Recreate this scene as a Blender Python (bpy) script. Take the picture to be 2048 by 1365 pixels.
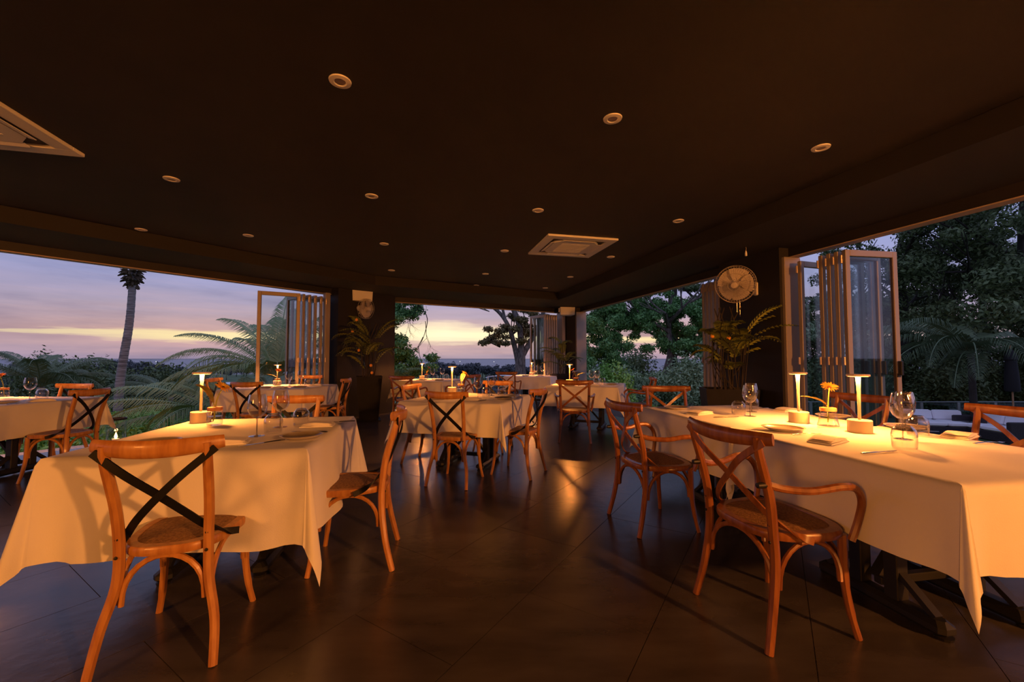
import bpy, math, random
import numpy as np
from mathutils import Vector, Matrix
R = math.radians
random.seed(7)
for o in list(bpy.data.objects): bpy.data.objects.remove(o, do_unlink=True)
COL = bpy.context.scene.collection
SC = bpy.context.scene

# ------------------------------------------------------------------ camera
cam = bpy.data.cameras.new('camera'); cam.sensor_width = 36; cam.lens = 825 / 2048 * 36
cam.clip_start = .02; cam.clip_end = 60000
co = bpy.data.objects.new('camera', cam); COL.objects.link(co)
co.location = (0, 0, 1.2); co.rotation_euler = (R(90) + math.atan(35.5 / 825), 0, 0)
SC.camera = co
SC.view_settings.view_transform = 'Standard'; SC.view_settings.look = 'None'
SC.view_settings.exposure = 0.0; SC.view_settings.gamma = 1; SC.view_settings.use_curve_mapping = False

WARM = (1.0, .315, .055)
LAMP_W = 11.0       # one table lamp
BAR_W = 1450          # bar pendant behind the camera
SKY = 1.0

# ------------------------------------------------------------------ sky
W = bpy.data.worlds.new('dusk_sky'); SC.world = W; W.use_nodes = True
nt = W.node_tree; nt.nodes.clear()
def N(t, **k):
    n = nt.nodes.new(t)
    for a, b in k.items():
        if a == 'op': n.operation = b
        else: setattr(n, a, b)
    return n
def setin(n, i, v):
    if isinstance(v, bpy.types.NodeSocket): nt.links.new(v, n.inputs[i])
    else: n.inputs[i].default_value = v
def M(op, a, b=0.0, c=None):
    n = N('ShaderNodeMath', op=op); setin(n, 0, a); setin(n, 1, b)
    if c is not None: setin(n, 2, c)
    return n.outputs[0]
def ramp(fac, stops, interp='LINEAR'):
    n = N('ShaderNodeValToRGB'); nt.links.new(fac, n.inputs[0]); cr = n.color_ramp; cr.interpolation = interp
    while len(cr.elements) < len(stops): cr.elements.new(.5)
    for e, (p, c) in zip(cr.elements, stops):
        e.position = p; e.color = tuple(c) + (1,)
    return n.outputs[0]
def s2l(r, g, b):
    f = lambda v: (v / 255 / 12.92) if v <= 10.3 else ((v / 255 + .055) / 1.055) ** 2.4
    return (f(r), f(g), f(b))
tc = N('ShaderNodeTexCoord'); sep = N('ShaderNodeSeparateXYZ'); nt.links.new(tc.outputs['Generated'], sep.inputs[0])
X, Y, Z = sep.outputs
az = M('ARCTAN2', X, Y)
mp = N('ShaderNodeMapping'); nt.links.new(tc.outputs['Generated'], mp.inputs[0]); mp.inputs['Scale'].default_value = (1.6, 1.6, 11)
n1 = N('ShaderNodeTexNoise'); nt.links.new(mp.outputs[0], n1.inputs[0]); n1.inputs['Scale'].default_value = 2.1; n1.inputs['Detail'].default_value = 6; n1.inputs['Roughness'].default_value = .55
mp2 = N('ShaderNodeMapping'); nt.links.new(tc.outputs['Generated'], mp2.inputs[0]); mp2.inputs['Scale'].default_value = (1.2, 1.2, 26)
n2 = N('ShaderNodeTexNoise'); nt.links.new(mp2.outputs[0], n2.inputs[0]); n2.inputs['Scale'].default_value = 3.2; n2.inputs['Detail'].default_value = 5
warp = M('MULTIPLY', M('SUBTRACT', n2.outputs[0], .5), .035)
zw = M('ADD', Z, warp)
base = ramp(zw, [(0, s2l(158, 142, 166)), (.022, s2l(196, 162, 168)), (.05, s2l(208, 168, 160)), (.10, s2l(176, 160, 178)), (.15, s2l(158, 158, 196)),
                 (.22, s2l(148, 158, 203)), (.5, s2l(158, 168, 215)), (1, s2l(162, 172, 220))])
# warm side mask around the set sun (a little left of the view axis)
da = M('ABSOLUTE', M('ADD', az, .16))
side = M('SUBTRACT', 1.0, M('MINIMUM', M('MULTIPLY', da, .82), 1.0))
core = M('POWER', M('MAXIMUM', M('SUBTRACT', 1.0, M('MULTIPLY', da, 1.9)), 0.0), 1.2)
wid = M('MAXIMUM', M('ADD', M('ADD', .008, M('MULTIPLY', core, .019)), M('MULTIPLY', M('SUBTRACT', n1.outputs[0], .48), .05)), .002)
bd = M('DIVIDE', M('ABSOLUTE', M('SUBTRACT', zw, M('ADD', .044, M('MULTIPLY', core, .016)))), wid)
band = M('MAXIMUM', M('SUBTRACT', 1.0, M('MULTIPLY', bd, bd)), 0.0)
band = M('MULTIPLY', band, M('MINIMUM', M('MULTIPLY', side, 1.7), 1.0))
glow = M('MULTIPLY', M('MULTIPLY', core, .35), M('MAXIMUM', M('SUBTRACT', 1.0, M('MULTIPLY', M('ABSOLUTE', M('SUBTRACT', Z, .05)), 12.0)), 0.0))
def mix(fac, a, b, mode='MIX'):
    n = N('ShaderNodeMix'); n.data_type = 'RGBA'; n.blend_type = mode
    setin(n, 0, fac)
    for i, v in ((6, a), (7, b)):
        if isinstance(v, bpy.types.NodeSocket): nt.links.new(v, n.inputs[i])
        else: n.inputs[i].default_value = tuple(v) + (1,)
    return n.outputs[2]
cl = ramp(n1.outputs[0], [(.36, (.76, .77, .84)), (.5, (1, 1, 1)), (.66, (1.18, 1.13, 1.10))])
c = mix(1.0, base, cl, 'MULTIPLY')
c = mix(glow, c, s2l(240, 205, 190))
c = mix(band, c, mix(core, (1.0, .80, .42), (1.25, 1.05, .66)))
# away from the sunset the sky is plainly blue violet
far = M('MINIMUM', M('MAXIMUM', M('MULTIPLY', M('SUBTRACT', da, .55), 1.3), 0.0), 1.0)
blue = ramp(Z, [(0, s2l(150, 148, 182)), (.2, s2l(146, 152, 200)), (.5, s2l(148, 157, 203)), (1, s2l(150, 160, 205))])
c = mix(M('MULTIPLY', far, .75), c, mix(1.0, blue, cl, 'MULTIPLY'))
low = M('LESS_THAN', Z, 0.0)
c = mix(low, c, s2l(70, 70, 80))
bg = N('ShaderNodeBackground'); nt.links.new(c, bg.inputs[0]); bg.inputs[1].default_value = SKY
wo = N('ShaderNodeOutputWorld'); nt.links.new(bg.outputs[0], wo.inputs[0])

# ------------------------------------------------------------------ materials
MATS = {}
def mat(name, col, rough=.6, metal=0, noise=None, bump=None, emit=None, spec=.5, rand=None, coat=0):
    """noise=(scale, darker colour, stretch), bump=(scale, strength), rand=other colour mixed per island"""
    m = bpy.data.materials.new(name); m.use_nodes = True; t = m.node_tree; b = t.nodes['Principled BSDF']
    b.inputs['Base Color'].default_value = tuple(col) + (1,); b.inputs['Roughness'].default_value = rough
    b.inputs['Metallic'].default_value = metal; b.inputs['Specular IOR Level'].default_value = spec
    b.inputs['Coat Weight'].default_value = coat
    tcn = t.nodes.new('ShaderNodeTexCoord')
    src = None
    if noise:
        mpn = t.nodes.new('ShaderNodeMapping'); t.links.new(tcn.outputs['Object'], mpn.inputs[0]); mpn.inputs['Scale'].default_value = noise[2] if len(noise) > 2 else (1, 1, 1)
        nn = t.nodes.new('ShaderNodeTexNoise'); t.links.new(mpn.outputs[0], nn.inputs[0]); nn.inputs['Scale'].default_value = noise[0]; nn.inputs['Detail'].default_value = 5
        rr = t.nodes.new('ShaderNodeValToRGB'); t.links.new(nn.outputs[0], rr.inputs[0])
        rr.color_ramp.elements[0].position = .35; rr.color_ramp.elements[0].color = tuple(noise[1]) + (1,)
        rr.color_ramp.elements[1].position = .65; rr.color_ramp.elements[1].color = tuple(col) + (1,)
        src = rr.outputs[0]
    if rand:
        g = t.nodes.new('ShaderNodeNewGeometry'); mx = t.nodes.new('ShaderNodeMix'); mx.data_type = 'RGBA'
        t.links.new(g.outputs['Random Per Island'], mx.inputs[0])
        if src: t.links.new(src, mx.inputs[6])
        else: mx.inputs[6].default_value = tuple(col) + (1,)
        mx.inputs[7].default_value = tuple(rand) + (1,); src = mx.outputs[2]
    if src: t.links.new(src, b.inputs['Base Color'])
    if bump:
        nb = t.nodes.new('ShaderNodeTexNoise'); t.links.new(tcn.outputs['Object'], nb.inputs[0]); nb.inputs['Scale'].default_value = bump[0]; nb.inputs['Detail'].default_value = 4
        bp = t.nodes.new('ShaderNodeBump'); bp.inputs['Strength'].default_value = bump[1]; bp.inputs['Distance'].default_value = .01
        t.links.new(nb.outputs[0], bp.inputs['Height']); t.links.new(bp.outputs[0], b.inputs['Normal'])
    if emit:
        b.inputs['Emission Color'].default_value = tuple(emit[0]) + (1,); b.inputs['Emission Strength'].default_value = emit[1]
    MATS[name] = m; return m
def glassmat(name, tint, base_refl=.05, edge=.6, power=2.5):
    m = bpy.data.materials.new(name); m.use_nodes = True; t = m.node_tree; t.nodes.clear()
    tr = t.nodes.new('ShaderNodeBsdfTransparent'); tr.inputs[0].default_value = tuple(tint) + (1,)
    gl = t.nodes.new('ShaderNodeBsdfGlossy'); gl.inputs['Roughness'].default_value = .02; gl.inputs[0].default_value = (1, 1, 1, 1)
    lw = t.nodes.new('ShaderNodeLayerWeight'); lw.inputs[0].default_value = .5
    pw = t.nodes.new('ShaderNodeMath'); pw.operation = 'POWER'; t.links.new(lw.outputs['Facing'], pw.inputs[0]); pw.inputs[1].default_value = power
    ml = t.nodes.new('ShaderNodeMath'); ml.operation = 'MULTIPLY_ADD'; t.links.new(pw.outputs[0], ml.inputs[0]); ml.inputs[1].default_value = edge; ml.inputs[2].default_value = base_refl
    mx = t.nodes.new('ShaderNodeMixShader'); t.links.new(ml.outputs[0], mx.inputs[0]); t.links.new(tr.outputs[0], mx.inputs[1]); t.links.new(gl.outputs[0], mx.inputs[2])
    ou = t.nodes.new('ShaderNodeOutputMaterial'); t.links.new(mx.outputs[0], ou.inputs[0]); MATS[name] = m; return m
mat('ceiling_paint', (.021, .0175, .018), .75, noise=(3, (.017, .014, .015)))
mat('black_wall', (.014, .012, .013), .6, noise=(4, (.010, .009, .009)))
mat('soffit_paint', (.019, .017, .019), .8)
mat('beam_trim', (.48, .38, .31), .6)
mat('slate_tile', (.070, .062, .067), .27, noise=(2.2, (.042, .037, .040), (1, 3, 1)), bump=(14, .12), spec=.9)
mat('grout', (.055, .045, .04), .9)
mat('kerb_stone', (.42, .41, .40), .7, noise=(6, (.3, .3, .29)))
mat('honey_wood', (.52, .245, .065), .38, noise=(5, (.37, .15, .038), (8, 8, 1)), coat=.15)
mat('red_wood', (.30, .112, .036), .32, noise=(5, (.18, .060, .020), (8, 8, 1)), coat=.25)
mat('cane', (.36, .20, .09), .7, noise=(90, (.18, .085, .035)), bump=(160, .5))
mat('black_strap', (.006, .006, .007), .5, spec=.25)
mat('black_iron', (.010, .010, .011), .5)
mat('linen', (.80, .78, .75), .85, noise=(3, (.76, .74, .71)), bump=(220, .10))
mat('napkin_linen', (.78, .74, .68), .85, bump=(200, .12))
mat('lamp_metal', (.74, .62, .46), .42)
mat('lamp_disc', (.70, .60, .50), .4)
mat('lamp_glow', (1, .6, .25), .5, emit=((1.0, .45, .11), 9.0))
mat('steel', (.45, .44, .42), .22, metal=1)
mat('plate_glaze', (.34, .29, .24), .22, noise=(9, (.22, .185, .155)))
mat('plate_rim', (.62, .56, .48), .25)
mat('petal', (.95, .46, .03), .6, rand=(.95, .6, .08))
mat('petal_orange', (.85, .20, .02), .6, rand=(.9, .33, .05))
mat('flower_heart', (.16, .05, .02), .8)
mat('stem_green', (.30, .34, .06), .6)
mat('leaf_yellow', (.50, .42, .05), .5, noise=(12, (.24, .26, .04)))
mat('leaf_banana', (.46, .30, .05), .5, noise=(14, (.14, .16, .03)))
mat('cork', (.50, .22, .09), .6)
mat('door_frame', (.36, .31, .26), .45, metal=.25)
mat('door_seal', (.06, .045, .04), .6)
mat('hinge_metal', (.50, .40, .36), .35, metal=.6)
mat('plastic_white', (.86, .84, .80), .5)
mat('vent_dark', (.05, .04, .035), .7)
mat('fan_blade', (.62, .56, .50), .4)
mat('fan_wire', (.68, .62, .55), .3, metal=.6)
mat('pot_black', (.013, .0125, .015), .6, spec=.2, noise=(8, (.009, .009, .010)))
mat('soil', (.03, .02, .015), .95)
mat('frond_indoor', (0.128, 0.168, 0.035), .55, rand=(0.192, 0.224, 0.048))
mat('frond_lime', (0.260, 0.325, 0.046), .55, rand=(0.338, 0.364, 0.065))
mat('orange_fruit', (.95, .38, .03), .5)
mat('bark', (0.255, 0.212, 0.187), .85, noise=(5, (.07, .055, .05), (4, 4, 1)), bump=(9, .8))
mat('bark_dark', (.05, .042, .036), .9, noise=(6, (.03, .025, .02)))
mat('palm_bark', (0.408, 0.357, 0.340), .85, noise=(5, (.13, .11, .105), (.5, .5, 7)), bump=(12, .7))
mat('palm_frond', (0.187, 0.286, 0.121), .5, rand=(0.286, 0.396, 0.187))
mat('palm_dark', (0.092, 0.143, 0.069), .5, rand=(0.149, 0.207, 0.103))
mat('leaf_tree', (0.100, 0.250, 0.076), .55, rand=(0.190, 0.400, 0.110))
mat('leaf_dark', (.075, .115, .042), .6, rand=(.13, .185, .065))
mat('leaf_bronze', (0.130, 0.111, 0.039), .6, rand=(0.221, 0.156, 0.052))
mat('leaf_shrub', (0.170, 0.357, 0.060), .6, rand=(0.289, 0.544, 0.102))
mat('leaf_grey', (0.220, 0.320, 0.160), .6, rand=(0.380, 0.500, 0.280))
mat('leaf_far_hazed', (0.088, 0.099, 0.106), .9, rand=(0.120, 0.128, 0.136))  # distance haze is painted into this greyed leaf colour
mat('tuft', (.07, .045, .025), .9, rand=(.12, .08, .04))
mat('grass', (0.090, 0.162, 0.045), .9, noise=(2, (.03, .05, .02)))
mat('sea_water', (.20, .19, .22), .45, spec=.5, noise=(.002, (.17, .165, .20), (1, 5, 1)))
mat('roof_tile', (.10, .085, .085), .8, noise=(3, (.07, .06, .06)))
mat('house_wall', (.34, .32, .32), .8)
mat('tent_white', (.75, .76, .80), .7)
mat('boat_light', (1, 1, 1), .5, emit=((1, .95, .85), 6.0))
mat('wicker', (.030, .022, .026), .7, bump=(60, .5), noise=(40, (.018, .013, .016)))
mat('cushion', (.88, .87, .92), .85)
mat('deck_stone', (.10, .11, .11), .6, noise=(3, (.07, .08, .08)))
mat('deck_post', (.25, .28, .27), .4, metal=.5)
mat('green_light', (.1, .9, .5), .5, emit=((.05, .9, .45), 1.2))
mat('parasol_cloth', (.012, .012, .016), .8)
mat('pole_wood', (.40, .22, .11), .5)
mat('wax', (.85, .75, .6), .5)
mat('flame', (1, .6, .2), .5, emit=((1, .55, .16), 14.0))
mat('black_track', (.02, .02, .02), .5)
mat('white_side_table', (.6, .62, .68), .5)
glassmat('clear_glass', (.93, .93, .93), .045, .9, 2.2)
glassmat('thick_glass', (.62, .60, .60), .09, .8, 1.6)
glassmat('door_glass', (.92, .95, .95), .035, .5, 3.5)
glassmat('rail_glass', (.70, .80, .78), .06, .6, 3.0)
glassmat('water', (.90, .91, .90), .04, .4, 2.0)

# ------------------------------------------------------------------ mesh helpers
def V(*a): return Vector(a)
class MB:
    def __init__(s): s.v = []; s.f = []
    def add(s, vs, fs):
        b = len(s.v); s.v += [tuple(v) for v in vs]; s.f += [tuple(i + b for i in f) for f in fs]; return s
    def box(s, x0, x1, y0, y1, z0, z1, M_=None):
        vs = [V(x, y, z) for z in (z0, z1) for y in (y0, y1) for x in (x0, x1)]
        if M_ is not None: vs = [M_ @ v for v in vs]
        return s.add(vs, [(0, 2, 3, 1), (4, 5, 7, 6), (0, 1, 5, 4), (2, 6, 7, 3), (0, 4, 6, 2), (1, 3, 7, 5)])
    def rbox(s, x0, x1, y0, y1, z0, z1, b=.004, M_=None):
        """box with chamfered edges"""
        prof = [(b, 0), (0, b), (0, -b), (b, 0)]
        rings = []
        for zz, ins in ((z0, b), (z0 + b, 0), (z1 - b, 0), (z1, b)):
            r = []
            for (cx, sx, cy, sy) in ((x0, 1, y0, 1), (x1, -1, y0, 1), (x1, -1, y1, -1), (x0, 1, y1, -1)):
                a = V(cx + sx * (ins + b), cy + sy * ins, zz); c_ = V(cx + sx * ins, cy + sy * (ins + b), zz)
                r += [c_, a] if (sx, sy) in ((1, 1), (-1, -1)) else [a, c_]
            rings.append(r)
        vs = [v for r in rings for v in r]
        if M_ is not None: vs = [M_ @ v for v in vs]
        fs = [tuple(range(7, -1, -1)), tuple(range(24, 32))]
        for k in range(3):
            for i in range(8): j = (i + 1) % 8; fs.append((k * 8 + i, k * 8 + j, (k + 1) * 8 + j, (k + 1) * 8 + i))
        return s.add(vs, fs)
    def sweep(s, pts, size, n=8, up=None, cap=True, M_=None):
        """size: scalar radius, (w,h) half sizes, or list of either. n=4 makes a flat strap"""
        pts = [Vector(p) for p in pts]; L = len(pts)
        if not isinstance(size, list): size = [size] * L
        vs = []; side = None
        for i, p in enumerate(pts):
            t = (pts[min(i + 1, L - 1)] - pts[max(i - 1, 0)])
            if t.length < 1e-9: t = V(0, 0, 1)
            t.normalize()
            if up is not None:
                sd = t.cross(Vector(up))
                if sd.length < 1e-4: sd = side if side is not None else t.orthogonal()
            elif side is None: sd = t.orthogonal()
            else: sd = side - t * side.dot(t)
            sd.normalize(); side = sd; nn = sd.cross(t).normalized()
            z = size[i]; w, h = (z, z) if not isinstance(z, (tuple, list)) else z
            for k in range(n):
                if n == 4: a, b = ((1, 1), (-1, 1), (-1, -1), (1, -1))[k]
                else: a, b = math.cos(2 * math.pi * k / n), math.sin(2 * math.pi * k / n)
                vs.append(p + sd * (w * a) + nn * (h * b))
        if M_ is not None: vs = [M_ @ v for v in vs]
        fs = []
        for i in range(L - 1):
            for k in range(n):
                j = (k + 1) % n; fs.append((i * n + k, i * n + j, (i + 1) * n + j, (i + 1) * n + k))
        if cap: fs += [tuple(range(n - 1, -1, -1)), tuple(range((L - 1) * n, L * n))]
        return s.add(vs, fs)
    def lathe(s, prof, n=24, c=(0, 0, 0), M_=None, closed=False):
        vs = []; fs = []
        for r, z in prof:
            for k in range(n):
                a = 2 * math.pi * k / n; vs.append(V(c[0] + r * math.cos(a), c[1] + r * math.sin(a), c[2] + z))
        if M_ is not None: vs = [M_ @ v for v in vs]
        for i in range(len(prof) - 1):
            for k in range(n):
                j = (k + 1) % n; fs.append((i * n + k, i * n + j, (i + 1) * n + j, (i + 1) * n + k))
        if prof[0][0] > 1e-5 and closed: fs.append(tuple(range(n - 1, -1, -1)))
        if prof[-1][0] > 1e-5 and closed: fs.append(tuple(range((len(prof) - 1) * n, len(prof) * n)))
        return s.add(vs, fs)
    def prism(s, poly, z0, z1):
        n = len(poly); vs = [V(x, y, z0) for x, y in poly] + [V(x, y, z1) for x, y in poly]
        fs = [tuple(range(n - 1, -1, -1)), tuple(range(n, 2 * n))] + [(i, (i + 1) % n, n + (i + 1) % n, n + i) for i in range(n)]
        return s.add(vs, fs)
    def mesh(s, name, m, smooth=True):
        me = bpy.data.meshes.new(name); me.from_pydata(s.v, [], s.f); me.materials.append(MATS[m]); me.update()
        if smooth:
            try: me.shade_smooth(); me.set_sharp_from_angle(angle=R(38))
            except Exception: pass
        return me
    def build(s, name, m, parent=None, smooth=True, loc=None):
        o = bpy.data.objects.new(name, s.mesh(name, m, smooth)); COL.objects.link(o)
        if parent is not None: o.parent = parent
        if loc is not None: o.location = loc
        return o
def cr(pts, k=6):
    pts = [Vector(p) for p in pts]; out = []
    P = [pts[0]] + pts + [pts[-1]]
    for i in range(1, len(P) - 2):
        for j in range(k):
            t = j / k; a, b, c_, d = P[i - 1], P[i], P[i + 1], P[i + 2]
            out.append(.5 * ((2 * b) + (c_ - a) * t + (2 * a - 5 * b + 4 * c_ - d) * t * t + (3 * b - a - 3 * c_ + d) * t ** 3))
    out.append(pts[-1]); return out
def tag(o, label=None, cat=None, group=None, kind=None):
    if label: o['label'] = label
    if cat: o['category'] = cat
    if group: o['group'] = group
    if kind: o['kind'] = kind
    return o
def thing(name, label, cat, loc=(0, 0, 0), rz=0, group=None):
    o = bpy.data.objects.new(name, None); COL.objects.link(o); o.location = loc; o.rotation_euler = (0, 0, rz); o.empty_display_size = .1
    return tag(o, label, cat, group)
KIDS = {}
def dup(root, name=None):
    r = root.copy(); COL.objects.link(r)
    def rec(src, dst):
        for ch in src.children:
            c_ = ch.copy(); COL.objects.link(c_); c_.parent = dst; rec(ch, c_)
    rec(root, r); return r
def place(o, loc, rz=0, label=None, group=None):
    o.location = loc; o.rotation_euler = (0, 0, rz)
    if label: o['label'] = label
    if group: o['group'] = group
    return o

# ------------------------------------------------------------------ room geometry (plan)
def v2(x, y): return Vector((x, y))
P1 = v2(-3.0, 9.44); P2 = v2(1.87, 12.12)
dA = v2(.591, .807).normalized(); dB = (P2 - P1).normalized(); dR = v2(.2575, -.966).normalized()
P0 = P1 - dA * 14.5; P3 = P2 + dR * 15.0
BK = [v2(6.9, -6.0), v2(-11.8, -6.0)]
nA = v2(-dA.y, dA.x); nB = v2(-dB.y, dB.x); nR = v2(-dR.y, dR.x)      # outward normals
def isect(p, d, q, e):
    den = d.x * e.y - d.y * e.x; t = ((q.x - p.x) * e.y - (q.y - p.y) * e.x) / den; return p + d * t
def ring(oA, oB, oR):
    """room outline with each open side moved outward by its offset"""
    a0 = P0 + nA * oA; a1 = isect(P1 + nA * oA, dA, P1 + nB * oB, dB); a2 = isect(P1 + nB * oB, dB, P2 + nR * oR, dR); a3 = P3 + nR * oR
    return [a0, a1, a2, a3]
# clip helper for tiles
def clip(poly, edges):
    for a, b in edges:
        e = b - a; out = []
        for i in range(len(poly)):
            p, q = poly[i], poly[(i + 1) % len(poly)]
            sp = e.x * (p.y - a.y) - e.y * (p.x - a.x); sq = e.x * (q.y - a.y) - e.y * (q.x - a.x)
            if sp <= 0: out.append(p)
            if (sp < 0 < sq) or (sq < 0 < sp): out.append(p + (q - p) * (sp / (sp - sq)))
        poly = out
        if len(poly) < 3: return []
    return poly
out = ring(0, 0, 0)
outline = out + BK                      # clockwise seen from above
fl = MB().prism([tuple(p) for p in reversed(ring(0, 0, 0) + BK)], -.30, -.0035).build('floor', 'grout', smooth=False)
tag(fl, 'dark slate tiled restaurant floor under all the tables', 'floor', kind='structure')
edges = [(outline[i], outline[(i + 1) % len(outline)]) for i in range(len(outline))]
ta = R(90 - 32.6); tu = v2(math.cos(ta), math.sin(ta)); tv = v2(-tu.y, tu.x)
org = v2(-.233, 1.667); ntile = 0
for j in range(-24, 26):
    for i in range(-16, 18):
        o_ = org + tu * (i * 1.2 + (.6 if j % 2 else 0)) + tv * (j * .6)
        g = .0018
        q = [o_ + tu * g + tv * g, o_ + tu * (1.2 - g) + tv * g, o_ + tu * (1.2 - g) + tv * (.6 - g), o_ + tu * g + tv * (.6 - g)]
        cc = (q[0] + q[2]) / 2
        if cc.y < -1.6 or cc.y > 13.5: continue
        pc = clip(q, edges)
        if len(pc) < 3: continue
        ar = abs(sum(pc[k].x * pc[(k + 1) % len(pc)].y - pc[(k + 1) % len(pc)].x * pc[k].y for k in range(len(pc)))) / 2
        if ar < .01: continue
        if ntile >= 299: continue
        cz = random.uniform(-.0008, .0003)
        MB().prism([tuple(p) for p in pc], -.0034, cz).build('tile', 'slate_tile', fl, smooth=False); ntile += 1
print('tiles', ntile)
MB().prism([tuple(p) for p in reversed([v2(6.6, -5.9), v2(-11, -5.9), v2(-11.2, -2.3), v2(-9, -2.3), v2(5.8, -2.3)])], -.0034, -.001).build('floor_screed', 'slate_tile', fl, smooth=False)

def strip(p, q, n, o0, o1, z0, z1):
    a, b, c_, d = p + n * o0, q + n * o0, q + n * o1, p + n * o1
    poly = [tuple(a), tuple(b), tuple(c_), tuple(d)]
    return MB().prism(poly, z0, z1)
# stone kerb outside the floor edge
k0, k1 = ring(.004, .004, .004), ring(.27, .27, .27)
for nm, i, lb in (('trim_1', 0, 'pale stone kerb along the open left edge of the floor'), ('trim_2', 1, 'pale stone kerb along the open back edge of the floor'), ('trim_3', 2, 'pale stone kerb along the open right edge of the floor')):
    tag(MB().prism([tuple(k0[i]), tuple(k0[i + 1]), tuple(k1[i + 1]), tuple(k1[i])], -.28, -.004).build(nm, 'kerb_stone', smooth=False), lb, 'kerb', kind='structure')
# beams over the openings, soffit and recessed ceiling
b0, b1 = ring(0, 0, 0), ring(-.13, -.13, -.13)
for nm, i, lb in (('trim_4', 0, 'dark beam above the open left side'), ('trim_5', 1, 'dark beam above the open back side'), ('trim_6', 2, 'dark beam above the open right side')):
    bm_ = tag(MB().prism([tuple(b0[i]), tuple(b0[i + 1]), tuple(b1[i + 1]), tuple(b1[i])], 2.512, 3.0).build(nm, 'black_wall', smooth=False), lb, 'beam', kind='structure')
    MB().prism([tuple(b0[i]), tuple(b0[i + 1]), tuple(b1[i + 1]), tuple(b1[i])], 2.50, 2.512).build('door_track', 'beam_trim', bm_, smooth=False)
s0, s1 = ring(-.13, -.13, -.13), ring(-1.2, -1.52, -1.28)
for nm, i, lb in (('trim_7', 0, 'dropped dark ceiling border along the left side'), ('trim_8', 1, 'dropped dark ceiling border along the back side'), ('trim_9', 2, 'dropped dark ceiling border along the right side')):
    tag(MB().prism([tuple(s0[i]), tuple(s0[i + 1]), tuple(s1[i + 1]), tuple(s1[i])], 2.624, 3.0).build(nm, 'soffit_paint', smooth=False), lb, 'ceiling border', kind='structure')
ce = MB().prism([tuple(p) for p in reversed(ring(0, 0, 0) + BK)], 3.0, 3.15).build('roof_slab', 'black_wall', smooth=False)
tag(ce, 'flat dark roof slab above the dining room', 'roof', kind='structure')
ci = ring(-1.21, -1.53, -1.29)
tag(MB().prism([tuple(p) for p in reversed(ci + [v2(5.6, -5.9), v2(-10.5, -5.9)])], 2.80, 2.999).build('ceiling', 'ceiling_paint', smooth=False), 'black painted recessed ceiling with downlights', 'ceiling', kind='structure')
# solid walls that close the room beside and behind the camera
tag(MB().box(-11.8, 6.9, -6.2, -6.0, 0, 3.0).build('wall_back', 'black_wall', smooth=False), 'dark wall closing the room behind', 'wall', kind='structure')
a_ = P1 - dA * 10.6
tag(strip(P0, a_, nA, -.2, 0, 0, 2.5).build('wall_left', 'black_wall', smooth=False), 'dark solid end of the left side wall', 'wall', kind='structure')
r_ = P2 + dR * 11.6
tag(strip(r_, P3, nR, -.2, 0, 0, 2.5).build('wall_right', 'black_wall', smooth=False), 'dark solid end of the right side wall', 'wall', kind='structure')
# pillars
def onA(t, o=0): return v2(-6.26, 4.99) + dA * t + nA * o
pl = MB().prism([tuple(p) for p in reversed([v2(-3.78, 8.38), P1, P1 + v2(.24, .13), v2(-2.66, 9.35), v2(-3.48, 8.22)])], 0, 2.63)
tag(pl.build('wall_pillar_left', 'black_wall', smooth=False), 'dark pillar between the left and the back openings', 'pillar', kind='structure')
pb = P2 - dB * .55; pr_ = P2 + dR * .62
tag(MB().prism([tuple(p) for p in reversed([pb, P2, pr_, pr_ - nR * .26, v2(1.55, 11.62)])], 0, 2.63).build('wall_pillar_corner', 'black_wall', smooth=False), 'dark corner pillar at the far end of the room', 'pillar', kind='structure')
def onR(d, o=0):
    k = (P2.y - d) / .966 * 1.0; p = P2 + dR * ((P2.y - d) / -dR.y); return p + nR * o
tag(MB().prism([tuple(p) for p in reversed([onR(6.3), onR(5.30), onR(5.30, -.28), onR(6.3, -.28)])], 0, 2.63).build('wall_pillar_right', 'black_wall', smooth=False), 'broad dark pillar on the right side behind the wall fan', 'pillar', kind='structure')

# ------------------------------------------------------------------ folding glass doors
DW, DH, DT = .68, 2.40, .045
def make_leaf(kind='frame'):
    r = bpy.data.objects.new('door_1', None); COL.objects.link(r); tag(r, None, 'glass door', None, 'structure')
    fw = .058
    for x0, x1 in ((0, fw), (DW - fw, DW)):
        MB().rbox(x0, x1, -DT / 2, DT / 2, 0, DH, .004).build('stile', 'door_frame', r, smooth=False)
    for z0, z1 in ((0, .09), (DH - .07, DH)):
        MB().rbox(fw, DW - fw, -DT / 2, DT / 2, z0, z1, .004).build('rail', 'door_frame', r, smooth=False)
    MB().box(fw, DW - fw, -.004, .004, .09, DH - .07).build('pane', 'door_glass', r, smooth=False)
    s_ = MB()
    for x in (fw, DW - fw - .006): s_.box(x, x + .006, -.012, .012, .09, DH - .07)
    s_.build('seal', 'door_seal', r, smooth=False)
    for z in (.25, 1.16, 2.3):
        h = MB(); h.lathe([(.011, -.045), (.011, .045)], 8, (-.004, DT / 2 + .004, z), closed=True); h.box(-.002, .03, DT / 2 - .001, DT / 2 + .003, z - .04, z + .04)
        h.build('hinge', 'hinge_metal', r)
    return r
leaf0 = make_leaf(); first = [True]; dn = [0]
def leaf(inner, direction, label, z=.015):
    o = leaf0 if first[0] else dup(leaf0); first[0] = False; dn[0] += 1; o.name = 'door_%d' % dn[0]
    o.location = (inner.x, inner.y, z); o.rotation_euler = (0, 0, math.atan2(direction.y, direction.x)); o['label'] = label; return o
def fan_out(a, b): return (b - a).normalized()
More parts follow.
